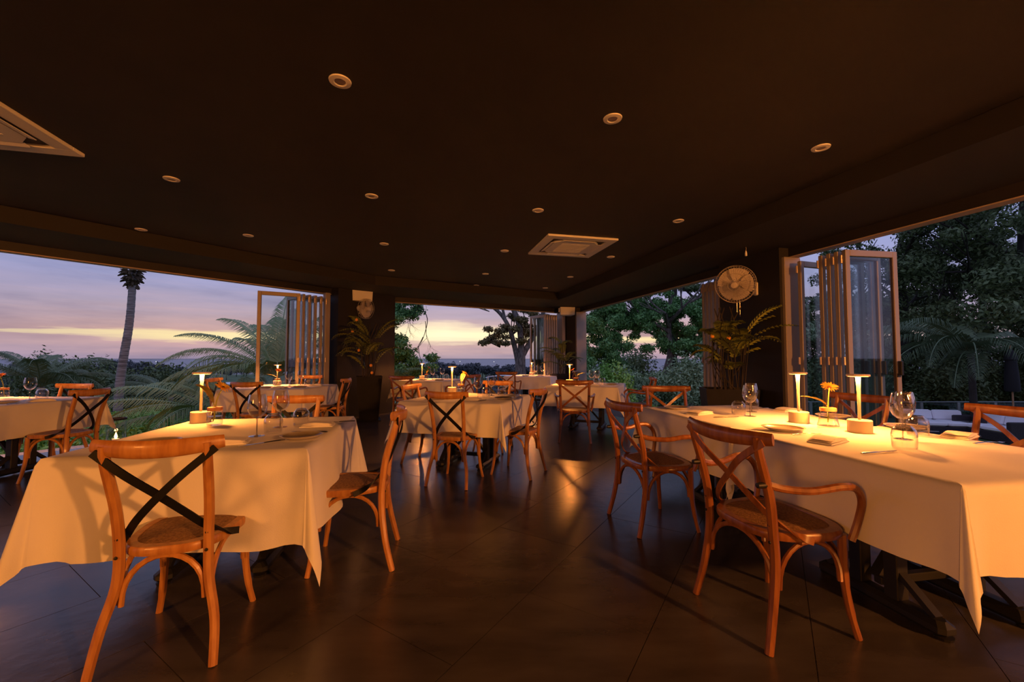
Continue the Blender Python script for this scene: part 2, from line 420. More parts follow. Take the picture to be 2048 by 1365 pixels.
# left pack: one leaf half open, seven folded against the pillar
L1 = leaf(v2(-3.943, 7.645), fan_out(v2(-3.943, 7.645), v2(-4.564, 7.308)), 'half-open glass door leaf standing free at the left edge of the left door stack')
h = MB().rbox(.30 + .32, .30 + .35, -.07, -.03, 1.0, 1.16, .004); h.box(.62, .66, -.03, -.02, .98, 1.02); h.build('handle', 'black_iron', L1)
ords = ['first', 'second', 'third', 'fourth', 'fifth', 'sixth', 'seventh']
for k in range(5):
    p = v2(-3.90, 7.70) + dA * (.115 * k); wob = R((-1.5, 1.2, -.6, .9, -1, .5, 0)[k])
    d = Matrix.Rotation(wob, 2) @ nA
    leaf(p, d, '%s glass door leaf folded beside the left pillar, counted from the left' % ords[k])
for k in range(6):
    p = v2(.915, 11.27) + dB * (.075 * k); leaf(p, Matrix.Rotation(R((6, 1, -1, 1, 0, 0)[k]), 2) @ nB, '%s glass door leaf folded at the far corner, counted from the left' % ords[k])
for k in range(5):
    p = onR(6.72 - .085 * k, -.22); leaf(p, nR, '%s glass door leaf folded behind the wall fan, counted from the left' % ords[k])
for k, d in enumerate((4.60, 4.685, 4.77, 4.86)):
    p = onR(d, -.185); leaf(p, Matrix.Rotation(R((-6, 1, -1, 1)[k]), 2) @ nR, ('%s leaf of the large folded glass door stack on the right, counted from the camera' % ords[k]))
p = onR(5.13, -.17); leaf(p, Matrix.Rotation(R(3), 2) @ nR, 'glass door leaf standing closest to the right pillar, apart from its stack')
# jamb frames on the pillars
def jamb(name, p, d, n, w, label):
    Mx = Matrix.Translation((p.x, p.y, 0)) @ Matrix.Rotation(math.atan2(d.y, d.x), 4, 'Z')
    tag(MB().rbox(0, w, -.05, .05, 0, 2.5, .005, Mx).build(name, 'door_frame', smooth=False), label, 'door frame', kind='structure')
jamb('trim_10', onA(4.0, -.26), dA, nA, .10, 'upright door frame on the left pillar')
jamb('trim_11', onR(5.31, -.24), -nR * -1, nR, .26, 'upright door frame on the right pillar beside the fan')
jamb('trim_12', pr_ - nR * .27 + dR * .01, nR, nR, .30, 'pale upright door frame on the right face of the corner pillar')
jamb('trim_13', P2 - dB * .60 - nB * .25, nB, nB, .28, 'upright door frame on the left face of the corner pillar')

# ------------------------------------------------------------------ ceiling fittings
dl = None
DOWN = [(-.99, 2.31), (.67, 2.68), (2.34, 3.06), (-3.03, 3.605), (-1.38, 3.99), (.28, 4.38), (1.93, 4.72), (-4.59, 5.04), (-3.42, 5.285), (-1.78, 5.68), (-.11, 6.05), (1.55, 6.41), (-2.18, 7.40), (-.50, 7.71), (1.14, 8.0), (-.78, 8.93), (.75, 9.25)]
rows = ['front', 'front', 'front', 'second', 'second', 'second', 'second', 'third', 'third', 'third', 'third', 'third', 'fourth', 'fourth', 'fourth', 'last', 'last']
posn = ['leftmost', 'middle', 'rightmost', 'leftmost', 'second from left', 'second from right', 'rightmost', 'leftmost', 'second from left', 'middle', 'second from right', 'rightmost', 'leftmost', 'middle', 'rightmost', 'left', 'right']
for i, (x, y) in enumerate(DOWN):
    if dl is None:
        r = thing('downlight', '', 'ceiling light')
        MB().lathe([(.030, -.004), (.036, -.010), (.060, -.007), (.062, 0)], 28).build('trim_ring', 'plastic_white', r)
        MB().lathe([(.0001, -.001), (.018, -.003), (.032, -.0015)], 20).build('bulb_face', 'hinge_metal', r)
        o = dl = r
    else: o = dup(dl)
    place(o, (x, y, 2.80), 0, 'unlit round recessed downlight, %s of the %s row in the black ceiling' % (posn[i], rows[i]), 'recessed ceiling downlights')
def cassette(loc, rz, label):
    r = thing('air_conditioner', label, 'air conditioner', loc, rz, 'ceiling air conditioners'); S = .49
    # square frame ring with rounded inner opening, panel, four flaps
    fr = MB(); ip = .375
    for x0, x1, y0, y1 in ((-S, S, -S, -ip), (-S, S, ip, S), (-S, -ip, -ip, ip), (ip, S, -ip, ip)): fr.rbox(x0, x1, y0, y1, -.028, 0, .004)
    fr.build('frame', 'plastic_white', r, smooth=False)
    MB().box(-ip, ip, -ip, ip, -.006, 0).build('dark_slot', 'vent_dark', r, smooth=False)
    q = .315; gp = MB(); oc = [(-q, -q + .09), (-q + .09, -q), (q - .09, -q), (q, -q + .09), (q, q - .09), (q - .09, q), (-q + .09, q), (-q, q - .09)]
    gp.prism(oc, -.034, -.006); gp.build('intake_panel', 'plastic_white', r, smooth=False)
    for s in range(-5, 6): MB().box(-.2, .2, s * .04 - .006, s * .04 + .006, -.037, -.034).build('grille_slat', 'plastic_white', r, smooth=False)
    for k in range(4):
        Mx = Matrix.Rotation(k * math.pi / 2, 4, 'Z') @ Matrix.Translation((0, .345, -.028)) @ Matrix.Rotation(R(-14), 4, 'X')
        MB().rbox(-.235, .235, -.024, .026, -.008, -.002, .002, Mx).build('flap', 'plastic_white', r, smooth=False)
    return r
cassette((.83, 5.79, 2.80), R(13), 'square white ceiling air conditioner at centre right among the downlights')
cassette((-3.70, 2.57, 2.80), R(13.5), 'large white ceiling air conditioner cut off at the upper left')
# small orange-lit sprinkler head on the right beam
r = thing('ceiling_hook', 'small pale hanging hook with a short cord on the beam above the right fan', 'hook', (2.98, 5.2, 2.624))
MB().sweep([(0, 0, 0), (.005, 0, -.02), (-.002, 0, -.05)], .003, 6).build('cord', 'beam_trim', r)
MB().lathe([(.001, -.12), (.014, -.115), (.013, -.08), (.006, -.05)], 12).build('weight', 'plastic_white', r)

# ------------------------------------------------------------------ wall fans and speakers
def wall_fan(loc, face, label, wall_off, dia=.46):
    """face: unit vector the fan blows along; wall_off: vector from hub to the wall mount"""
    r = thing('wall_fan', label, 'fan', loc, 0, 'oscillating wall fans')
    f = Vector(face).normalized(); Mx = f.to_track_quat('Z', 'Y').to_matrix().to_4x4(); R0 = dia / 2
    g = MB()
    for rad, z in ((R0, .0), (R0 * .97, .05), (R0 * .97, -.05), (R0 * .30, .085), (R0 * .62, .075)):
        g.sweep([Mx @ V(rad * math.cos(a), rad * math.sin(a), z) for a in [2 * math.pi * k / 40 for k in range(41)]], .0032, 5, cap=False)
    for k in range(44):
        a = 2 * math.pi * k / 44; u = V(math.cos(a), math.sin(a), 0)
        g.sweep([Mx @ (u * (R0 * .12) + V(0, 0, .09)), Mx @ (u * (R0 * .62) + V(0, 0, .077)), Mx @ (u * R0 + V(0, 0, 0)), Mx @ (u * (R0 * .6) + V(0, 0, -.06)), Mx @ (u * (R0 * .2) + V(0, 0, -.065))], .0013, 4, cap=False)
    g.build('guard', 'fan_wire', r)
    for k in range(5):
        b = MB(); a0 = 2 * math.pi * k / 5; vs = []; fs = []
        for i in range(7):
            rr = R0 * (.12 + .76 * i / 6); sp = R(27 + 12 * math.sin(i / 6 * 2.6))
            for j in range(5):
                u = j / 4 - .5; a = a0 + u * 2 * sp; vs.append(Mx @ V(rr * math.cos(a), rr * math.sin(a), u * .05 * (1.2 - .5 * i / 6)))
        for i in range(6):
            for j in range(4): q = i * 5 + j; fs.append((q, q + 1, q + 6, q + 5))
        b.add(vs, fs); b.build('blade', 'fan_blade', r)
    MB().lathe([(.001, .105), (.035, .10), (.045, .085), (.045, -.02), (.001, -.02)], 20, M_=Mx).build('hub', 'fan_blade', r)
    MB().lathe([(.001, -.21), (.04, -.205), (.062, -.17), (.066, -.10), (.05, -.07), (.001, -.07)], 20, M_=Mx).build('motor_housing', 'plastic_white', r)
    back = Mx @ V(0, 0, -.15); wo = Vector(wall_off)
    MB().sweep(cr([back, back + V(0, 0, -.10), (back + wo) * .5 + V(0, 0, -.10), wo + V(0, 0, -.10)], 5), .013, 8).build('bracket_arm', 'plastic_white', r)
    MB().rbox(-.05, .05, -.05, .05, -.09, .09, .01, Matrix.Translation(wo + V(0, 0, -.10))).build('wall_plate', 'plastic_white', r)
    for k, l in ((0, .42), (1, .36)):
        q = back + V(.02 - .04 * k, 0, -.05); MB().sweep([q, q - V(0, 0, l)], .0022, 5).build('pull_cord', 'fan_wire', r)
    return r
wall_fan((3.00, 5.50, 2.20), (-.62, -.72, -.30), 'large wire-guarded wall fan in front of the right pillar', (.36, .10, .05), .50)
wall_fan((-3.04, 8.55, 2.24), (.95, -.28, -.10), 'small wire-guarded wall fan on the left pillar below the speaker', (-.26, .12, .02), .42)
def speaker(loc, rz, label):
    r = thing('wall_speaker', label, 'speaker', loc, rz, 'white wall speakers')
    vs = [V(-.16, .09, -.115), V(.16, .09, -.115), V(.20, -.10, -.10), V(-.20, -.10, -.10), V(-.17, .09, .10), V(.17, .09, .10), V(.21, -.10, .11), V(-.21, -.10, .11)]
    MB().add(vs, [(0, 3, 2, 1), (4, 5, 6, 7), (0, 1, 5, 4), (2, 3, 7, 6), (1, 2, 6, 5), (0, 4, 7, 3)]).build('cabinet', 'plastic_white', r, smooth=False)
    MB().rbox(-.185, .185, -.108, -.10, -.088, .098, .004).build('grille', 'plastic_white', r, smooth=False)
    MB().rbox(-.225, -.195, -.02, .03, -.02, .09, .004).build('mounting_bracket', 'plastic_white', r, smooth=False)
    MB().box(-.02, .02, .08, .17, -.03, .03).build('wall_mount', 'plastic_white', r, smooth=False)
    return r
speaker((-3.17, 8.62, 2.505), R(38), 'white box speaker high on the left pillar, tilted down')
speaker((1.50, 11.30, 2.50), R(12), 'white box speaker high on the far corner pillar')

# ------------------------------------------------------------------ chairs
def seat_outline(wf, wb, y0, y1, k=40):
    pts = []
    for i in range(k):
        a = 2 * math.pi * i / k; cx = abs(math.cos(a)) ** .62 * (1 if math.cos(a) >= 0 else -1); sy = abs(math.sin(a)) ** .72 * (1 if math.sin(a) >= 0 else -1)
        t = (sy + 1) / 2; w = wb + (wf - wb) * t; pts.append((cx * w, y0 + (y1 - y0) * t))
    return pts
def make_chair(name, wood, strap, arms, label):
    r = thing(name, label, 'chair')
    A = arms; top, mid, bot = (.205, .195, .225) if A else (.168, .152, .205); re = .262 if A else .219
    yb = -.25
    for s in (-1, 1):
        pb_ = cr([(s * bot, yb, 0), (s * (bot * .93), yb + .04, .16), (s * (mid * 1.03), yb + .065, .32), (s * mid, yb + .065, .46), (s * (mid + .006), yb + .045, .62), (s * top, yb - .005, .80), (s * top, yb - .018, .872)], 5)
        n_ = len(pb_); b = MB(); b.sweep(pb_, [(.0165 + .003 * math.sin(i / n_ * 3.1), .0165 + .004 * math.sin(i / n_ * 3.1)) for i in range(n_)], 8, up=(0, 1, 0)); o = b.build('back_post', wood, r)
        q = MB()
        for z in (.50, .43): q.lathe([(.001, .004), (.006, .003), (.007, 0)], 8, M_=Matrix.Translation((s * mid, yb + .046, z)) @ Matrix.Rotation(R(90), 4, 'X'))
        q.build('bolt', 'black_iron', o)
    fw = .235 if A else .198
    for s in (-1, 1):
        MB().sweep(cr([(s * fw, .20, 0), (s * (fw - .018), .185, .10), (s * (fw - .03), .17, .24), (s * (fw - .03), .165, .435)], 5), [(.014, .014)] * 5 + [(.016, .016)] * 5 + [(.0185, .0185)] * 6, 8).build('front_leg', wood, r)
    wf, wb = (.255, .205) if A else (.213, .170)
    ol = seat_outline(wf, wb, -.205, .215)
    k = len(ol); sc_ = lambda f: [(x * f, y * f) for x, y in ol]
    vs = []; rings = [(1.0, .425), (1.015, .435), (1.015, .452), (.99, .460), (.84, .461), (.83, .455)]
    for f, z in rings: vs += [V(x, y, z) for x, y in sc_(f)]
    fs = [tuple(range(k - 1, -1, -1))]
    for a in range(len(rings) - 1):
        for i in range(k): fs.append((a * k + i, a * k + (i + 1) % k, (a + 1) * k + (i + 1) % k, (a + 1) * k + i))
    MB().add(vs, fs).build('seat_frame', wood, r)
    vs = []; rr_ = [(.845, .458), (.7, .464), (.4, .468), (.1, .469)]
    for f, z in rr_: vs += [V(x, y, z) for x, y in sc_(f)]
    fs = [tuple(range(3 * k, 4 * k))]
    for a in range(3):
        for i in range(k): fs.append((a * k + i, a * k + (i + 1) % k, (a + 1) * k + (i + 1) % k, (a + 1) * k + i))
    MB().add(vs, fs).build('cane_seat', 'cane', r)
    # bent top rail: thin board curved around the sitter's back
    pts = []; hs = []
    for i in range(17):
        u = i / 16 * 2 - 1; x = u * re; pts.append(V(x, yb - .052 + .062 * u * u, .858 + .012 * u * u)); hs.append((.034 - .009 * abs(u) ** 3, .0115 + .002 * (1 - abs(u))))
    MB().sweep(pts, hs, 10, up=(0, 1, 0)).build('top_rail', wood, r)
    # crossed back slats, bent from the rail end round to the side of the seat
    for s in (-1, 1):
        yoff = -.004 * s
        if A: path = [(s * (re - .022), yb - .018, .855), (s * .12, yb - .022 + yoff, .765), (0, yb + .02 + yoff, .665), (-s * .10, yb + .055 + yoff, .575), (-s * .172, yb + .10, .505), (-s * .225, yb + .17, .455), (-s * .248, yb + .215, .437)]
        else: path = [(s * (re - .018), yb - .022, .85), (s * .10, yb - .022 + yoff, .76), (0, yb + .01 + yoff, .665), (-s * .08, yb + .045 + yoff, .58), (-s * .138, yb + .09, .51), (-s * .185, yb + .16, .458), (-s * .207, yb + .215, .437)]
        pts = cr(path, 5); sz = [(.0045, .0125 + .0025 * math.sin(i / len(pts) * 3.14)) for i in range(len(pts))]
        vs_up = []
        m = MB()
        # strap: width lies in the plane of the back
        P_ = pts; L = len(P_); vv = []
        for i, p in enumerate(P_):
            t = (P_[min(i + 1, L - 1)] - P_[max(i - 1, 0)]).normalized(); q = i / (L - 1)
            nrm = V(-s * -.0, 1, 0).lerp(V(-s, .15, 0), max(0, (q - .62) / .38)).normalized()
            wd = t.cross(nrm).normalized(); nn = wd.cross(t).normalized(); w = .0145; h = .0035
            vv += [p + wd * w + nn * h, p - wd * w + nn * h, p - wd * w - nn * h, p + wd * w - nn * h]
        ff = [(3, 2, 1, 0), (4 * L - 4, 4 * L - 3, 4 * L - 2, 4 * L - 1)]
        for i in range(L - 1):
            for j in range(4): ff.append((i * 4 + j, i * 4 + (j + 1) % 4, i * 4 + 4 + (j + 1) % 4, i * 4 + 4 + j))
        m.add(vv, ff); m.build('cross_slat', strap, r)
    # bentwood arches under the seat
    ym = yb + .065; fy = .17; fx = fw - .032
    arch = [((-mid + .01, ym + .004, .235), (mid - .01, ym + .004, .235)), ((-fx, fy, .245), (fx, fy, .245)), ((-mid - .004, ym + .02, .235), (-fx, fy - .02, .245)), ((mid + .004, ym + .02, .235), (fx, fy - .02, .245))]
    for a, b in arch:
        a, b = Vector(a), Vector(b); pts = []
        for i in range(15):
            t = i / 14; e = .5 - .5 * math.cos(math.pi * t); p = a.lerp(b, e); p.z = a.z + (.418 - a.z) * math.sin(math.pi * t) ** .85; pts.append(p)
        MB().sweep(pts, (.0105, .0115), 7).build('stretcher_arch', wood, r)
    if A:
        for s in (-1, 1):
            MB().sweep(cr([(s * .200, yb + .035, .672), (s * .222, yb + .10, .655), (s * .258, yb + .20, .650), (s * .287, yb + .32, .668), (s * .289, yb + .392, .655), (s * .280, yb + .432, .60), (s * .266, yb + .430, .52), (s * .253, yb + .405, .428)], 6), [(.015, .017)] * 43, 8).build('armrest', wood, r)
            MB().lathe([(.001, -.03), (.011, -.028), (.013, -.01), (.013, .012)], 10, M_=Matrix.Translation((s * .205, yb + .01, .672)) @ Matrix.Rotation(R(90), 4, 'X') @ Matrix.Rotation(R(180), 4, 'X')).build('arm_knob', 'black_iron', r)
    return r
CH = {'side': make_chair('dining_chair', 'honey_wood', 'black_strap', False, ''), 'arm': make_chair('dining_armchair', 'red_wood', 'red_wood', True, '')}
used = set()
CHAIRS = [
 ('side', -1.43, 1.86, 14, 'honey wooden cross-back chair with black straps, nearest the camera at front left'),
 ('side', -.965, 2.545, 101, 'honey cross-back chair seen side-on at the right of the front left table'),
 ('side', -1.745, 3.19, 190, 'honey cross-back chair facing the camera behind the front left table'),
 ('side', -4.55, 4.22, 93, 'cross-back chair at the right of the far left table, black straps crossing'),
 ('side', -5.38, 4.86, 183, 'honey chair behind the far left table, only its bright top rail showing'),
 ('side', -3.50, 5.72, -2, 'cross-back chair with its back to the camera at the left rear table'),
 ('side', -4.50, 6.62, -84, 'honey chair at the left end of the left rear table, behind the yellow flower'),
 ('side', -3.72, 7.42, 183, 'honey chair behind the left rear table, before the folded glass doors'),
 ('side', -2.86, 6.50, 94, 'honey chair seen edge-on right of the left rear table, beside the black planter'),
 ('side', -.545, 4.12, -16.5, 'honey cross-back chair with black straps, back to camera at the middle table'),
 ('side', .05, 4.42, 64, 'honey chair turned sideways at the right of the middle table, straps overlapping'),
 ('side', -.97, 4.90, -107, 'bright honey chair at the left of the middle table, facing right'),
 ('side', -.26, 5.53, 165, 'honey chair behind the middle table, its top rail above the wine glasses'),
 ('arm', -1.90, 7.62, -17, 'dark red cross-back armchair in front of the back table by the left pillar'),
 ('arm', -.98, 8.22, 52, 'dark armchair seen side-on right of the back table by the left pillar'),
 ('arm', -.09, 10.02, -10, 'dark armchair in front of the farthest table, one curved arm showing right'),
 ('arm', 1.42, 10.72, 62, 'dark chair mostly hidden at the right end of the farthest table'),
 ('arm', .93, 6.15, -9, 'reddish cross-back armchair, back to camera at the rear right table'),
 ('arm', 2.06, 6.83, 80, 'dark armchair at the right of the rear right table, double arm line against greenery'),
 ('arm', 1.045, 3.09, -77, 'reddish armchair at the left side of the long right table, farther of two'),
 ('arm', 1.235, 2.00, -77, 'large reddish armchair nearest the camera at the left side of the long right table'),
 ('arm', 1.70, 4.42, 172, 'reddish armchair at the far end of the long right table, facing the camera'),
 ('arm', 2.76, 3.52, 104, 'reddish armchair behind the long right table, between lamp and big wine glass'),
 ('arm', 2.96, 2.56, 104, 'reddish armchair cut off at the right edge behind the long right table'),
]
for kind, x, y, a, lb in CHAIRS:
    o = CH[kind] if kind not in used else dup(CH[kind]); used.add(kind)
    place(o, (x, y, 0), R(a), lb, 'cross-back dining chairs' if kind == 'side' else 'cross-back dining armchairs')

# ------------------------------------------------------------------ tables and cloths
TT = .748
def make_table(w, d, loc, rz, label):
    r = thing('dining_table', label, 'table', loc, rz, 'dining tables under white cloths')
    MB().rbox(-w / 2 + .01, w / 2 - .01, -d / 2 + .01, d / 2 - .01, TT - .032, TT - .002, .005).build('tabletop', 'red_wood', r, smooth=False)
    for s in (-1, 1):
        x = s * w * .21
        for y in (-.085, .085): MB().rbox(x - .032, x + .032, y - .032, y + .032, .07, TT - .06, .004).build('column', 'black_iron', r, smooth=False)
        ft = MB().rbox(x - .045, x + .045, -.30, .30, .012, .075, .02); ft.lathe([(.03, 0), (.035, .014)], 10, (x, -.27, 0), closed=True); ft.lathe([(.03, 0), (.035, .014)], 10, (x, .27, 0), closed=True)
        ft.build('foot', 'black_iron', r, smooth=False)
        MB().rbox(x - .03, x + .03, -.28, .28, TT - .065, TT - .033, .004).build('top_bearer', 'black_iron', r, smooth=False)
        for t in (-1, 1): MB().sweep([(x, t * .10, .20), (x, t * .25, .075)], (.012, .02), 4, up=(1, 0, 0)).build('foot_brace', 'black_iron', r, smooth=False)
    for s in (-1, 1): MB().sweep([(-w * .2, s * .02, .12 if s > 0 else TT - .1), (w * .2, s * .02, TT - .1 if s > 0 else .12)], (.011, .024), 4, up=(0, 1, 0)).build('cross_brace', 'black_iron', r, smooth=False)
    MB().rbox(-w * .21, w * .21, -.02, .02, .09, .13, .004).build('stretcher', 'black_iron', r, smooth=False)
    return r
def cloth(w, d, loc, rz, label, oh=.36, seed=0, ear=(.42,) * 4, oy=None, rip=1.0):
    """rectangular cloth: flat top, sides falling with soft ripples, corners hanging as ears. corner order: +x+y, -x+y, -x-y, +x-y"""
    rnd = random.Random(seed); ph = [rnd.uniform(0, 6.28) for _ in range(8)]; oy = oy or oh
    hw, hd = w / 2, d / 2; cols = []       # (px,py,nx,ny,L,corner weight, ear)
    K = 26; C = 22
    sides = [((hw, -hd), (hw, hd), (1, 0), oh), ((hw, hd), (-hw, hd), (0, 1), oy), ((-hw, hd), (-hw, -hd), (-1, 0), oh), ((-hw, -hd), (hw, -hd), (0, -1), oy)]
    per = 0
    for si, (a, b, n, L) in enumerate(sides):
        ln = math.hypot(b[0] - a[0], b[1] - a[1])
        for i in range(K + 1):
            t = i / K; ee = min(t, 1 - t); cols.append((a[0] + (b[0] - a[0]) * t, a[1] + (b[1] - a[1]) * t, n[0], n[1], L, 0, 0, per + ln * t, ee * ln))
        per += ln
        n2 = sides[(si + 1) % 4][2]; L2 = sides[(si + 1) % 4][3]
        for i in range(1, C):
            t = i / C; ang = t * math.pi / 2; nx = n[0] * math.cos(ang) + n2[0] * math.sin(ang); ny = n[1] * math.cos(ang) + n2[1] * math.sin(ang)
            Lc = min(L / max(math.cos(ang), 1e-3), L2 / max(math.sin(ang), 1e-3)); cols.append((b[0], b[1], nx, ny, Lc, math.sin(2 * ang), ear[si], per, 0))
    Rg = 16; vs = []; fs = []; nC = len(cols); zt = TT + .004
    for f in (0.0, .5, .93, 1.0):
        for (px, py, nx, ny, L, cw, er, pp, ee) in cols: vs.append(V(px * f, py * f, zt if f < .99 else zt - .0005))
    for j in range(1, Rg + 1):
        s = j / Rg
        for (px, py, nx, ny, L, cw, er, pp, ee) in cols:
            rr_ = L * s
            amp = rip * .032 * s ** 1.1
            wv = math.sin(pp * 11 + ph[0]) * .5 + math.sin(pp * 6.3 + ph[1]) * .7 + math.sin(pp * 19 + ph[2]) * .3
            env = min(1, ee / .10) if cw == 0 else 0
            off = .010 * min(1, rr_ / .02) + .07 * rr_ + amp * wv * env
            if cw == 0 and ee < .16: off -= .10 * rr_ * math.sin(ee / .16 * math.pi) * .8
            if cw > 0:
                off += er * rr_ * cw ** 1.6 + .015 * s * math.sin(cw * 9 + ph[3]) * cw
            off = min(off, rr_ * .97)
            dz = math.sqrt(max(rr_ * rr_ - off * off, 0)); vs.append(V(px + nx * off, py + ny * off, max(zt - dz, .02)))
    RR = 4 + Rg
    for a in range(RR - 1):
        for i in range(nC):
            k = (i + 1) % nC; fs.append((a * nC + i, a * nC + k, (a + 1) * nC + k, (a + 1) * nC + i))
    m = MB(); m.add(vs, fs); o = m.build('tablecloth', 'linen'); o.location = loc; o.rotation_euler = (0, 0, rz)
    me = o.data; me.shade_smooth()
    for e in (): pass
    try: me.set_sharp_from_angle(angle=R(70))
    except Exception: pass
    return tag(o, label, 'tablecloth', 'white tablecloths')
TAB = [
 ('far left table by the open edge', -5.42, 4.40, 1.16, 1.02, 0, 3, (.2, .2, .2, .16), .33),
 ('front left table', -1.675, 2.56, 1.11, 1.20, 10.5, 5, (.16, .16, .13, .11), .455),
 ('middle table', -.49, 4.80, 1.12, 1.16, -16.5, 8, (.2, .2, .22, .16), .33),
 ('left rear table beside the folded doors', -3.70, 6.68, 1.24, 1.22, 1, 11, (.18, .2, .2, .18), .33),
 ('back table by the left pillar', -1.68, 8.83, 1.15, 1.17, -22, 14, (.2, .2, .2, .2), .33),
 ('farthest table in the far corner', .60, 11.0, 1.25, 1.15, -24, 17, (.2, .2, .2, .2), .33),
 ('rear right table', 1.315, 7.24, 1.16, 1.24, -20.5, 20, (.2, .2, .2, .2), .33),
 ('far half of the long right table', 1.84, 3.36, 1.08, 1.20, 9.5, 23, (.2, .2, .10, .06), .34),
 ('near half of the long right table', 2.03, 2.125, 1.08, 1.13, 9.5, 26, (.06, .06, .14, .2), .33),
]
for nm, x, y, w, d, a, sd, er, oh_ in TAB:
    make_table(w, d, (x, y, 0), R(a), 'black pedestal frame of the ' + nm)
    cloth(w, d, (x, y, 0), R(a), 'white linen cloth draped over the ' + nm, oh=oh_, seed=sd, ear=er, rip=1.0 if 'half' not in nm else .7)

# ------------------------------------------------------------------ tableware
ZT = TT + .0055
def make_lamp():
    r = thing('table_lamp', '', 'lamp')
    MB().lathe([(.001, 0), (.060, 0), (.0615, .003), (.0615, .072), (.058, .075), (.001, .075)], 36).build('base', 'lamp_metal', r)
    MB().lathe([(.0085, .075), (.0085, .15), (.0100, .27), (.0135, .338), (.0135, .340)], 20).build('stem', 'lamp_metal', r)
    MB().lathe([(.001, .352), (.056, .352), (.058, .350), (.058, .341), (.0555, .339), (.020, .339)], 36).build('shade', 'lamp_disc', r)
    MB().lathe([(.019, .3375), (.050, .3375)], 30).build('diffuser', 'lamp_glow', r)
    return r
def make_vase(kind):
    r = thing('flower_vase', '', 'vase')
    if kind == 'cone': prof = [(.062, .004), (.060, .012), (.046, .075), (.043, .118)]
    else: prof = [(.044, .004), (.047, .015), (.047, .080), (.040, .105), (.040, .118)]
    MB().lathe([(.001, .002), (prof[0][0] - .004, 0), prof[0]] + prof[1:], 30).build('glass_body', 'clear_glass', r)
    MB().lathe([(.001, .006), (prof[0][0] - .004, .007), (prof[1][0] - .003, .02), (prof[2][0] - .003 + (.003 if kind == 'cone' else 0), .06), (.001, .06)], 24).build('water', 'water', r)
    MB().lathe([(prof[-1][0] + .002, .098), (prof[-1][0] + .004, .100), (prof[-1][0] + .004, .121), (.014, .123), (.012, .100)], 30).build('wooden_collar', 'cork', r)
    return r
def make_flower(petal, tilt, n=18, big=1.0):
    """gerbera on a curved stalk; local +x is the side it leans to"""
    r = thing('gerbera_flower', '', 'flower')
    top = V(.055 * tilt, 0, .155)
    MB().sweep(cr([(-.012, 0, -.075), (0, 0, .0), (.012 * tilt, 0, .07), top], 5), .0035, 6).build('flower_stem', 'stem_green', r)
    Mx = Matrix.Translation(top) @ Matrix.Rotation(R(38 * tilt), 4, 'Y')
    for ring_, (cnt, L, el) in enumerate(((n, .053 * big, 6), (n - 5, .040 * big, 22))):
        m = MB()
        for k in range(cnt):
            a = 2 * math.pi * (k + .5 * ring_) / cnt + random.uniform(-.06, .06); e = R(el + random.uniform(-5, 5)); w = .0058 * big
            U_ = Matrix.Rotation(a, 4, 'Z') @ Matrix.Rotation(-e, 4, 'Y')
            vs = [Mx @ U_ @ V(x, y, z) for x, y, z in ((.008, -w * .4, 0), (.008, w * .4, 0), (L * .6, -w, .003), (L * .6, w, .003), (L * .93, -w * .6, 0), (L * .93, w * .6, 0), (L, 0, -.002))]
            m.add(vs, [(0, 2, 3, 1), (2, 4, 5, 3), (4, 6, 5)])
        m.build('petals', petal, r)
    MB().lathe([(.001, .007), (.008, .006), (.012, .001), (.012, -.004), (.001, -.006)], 12, M_=Mx).build('flower_heart', 'flower_heart', r)
    return r
def make_leafsprig(L=.15, up=.6, mt='leaf_banana', w=.03):
    r = thing('leaf_sprig', '', 'leaf'); m = MB(); vs = []; fs = []; n = 11
    base = V(0, 0, 0)
    path = cr([(0, 0, -.06), (0, 0, .01), (-.02, 0, .04 + .03 * up), (-.5 * L, 0, .05 + L * .7 * up), (-L, 0, .05 + L * (1.05 * up))], 3)
    MB().sweep(path[:6], .0028, 6).build('leaf_stalk', 'stem_green', r)
    bl = path[5:]
    for i, p in enumerate(bl):
        t = i / (len(bl) - 1); ww = w * math.sin(math.pi * min(1, t * .93 + .05)) ** .8
        vs += [p + V(0, -ww, .45 * ww), p, p + V(0, ww, .45 * ww)]
    for i in range(len(bl) - 1):
        for j in (0, 1): q = i * 3 + j; fs.append((q, q + 1, q + 4, q + 3))
    m.add(vs, fs); m.build('leaf_blade', mt, r); return r
def make_wine():
    r = thing('wine_glass', '', 'wine glass')
    MB().lathe([(.001, .105), (.020, .108), (.038, .124), (.050, .150), (.053, .172), (.048, .208), (.041, .240), (.0405, .240), (.047, .208), (.0518, .172), (.0485, .151), (.036, .127), (.018, .112), (.001, .110)], 32).build('bowl', 'clear_glass', r)
    MB().lathe([(.005, .004), (.0038, .02), (.0038, .09), (.008, .106)], 12).build('stem', 'thick_glass', r)
    MB().lathe([(.001, 0), (.040, 0), (.0415, .0015), (.036, .003), (.008, .006), (.005, .010)], 30).build('foot', 'clear_glass', r)
    return r
def make_tumbler():
    r = thing('upturned_tumbler', '', 'glass')
    MB().lathe([(.047, 0), (.0505, .035), (.0515, .070), (.046, .095), (.030, .113), (.028, .113), (.044, .094), (.0495, .070), (.0485, .035), (.0455, 0)], 32).build('tumbler_wall', 'clear_glass', r)
    MB().lathe([(.030, .113), (.028, .116), (.001, .116)], 28).build('thick_base', 'thick_glass', r)
    MB().lathe([(.044, .092), (.030, .106), (.001, .108)], 28).build('inner_base', 'thick_glass', r)
    return r
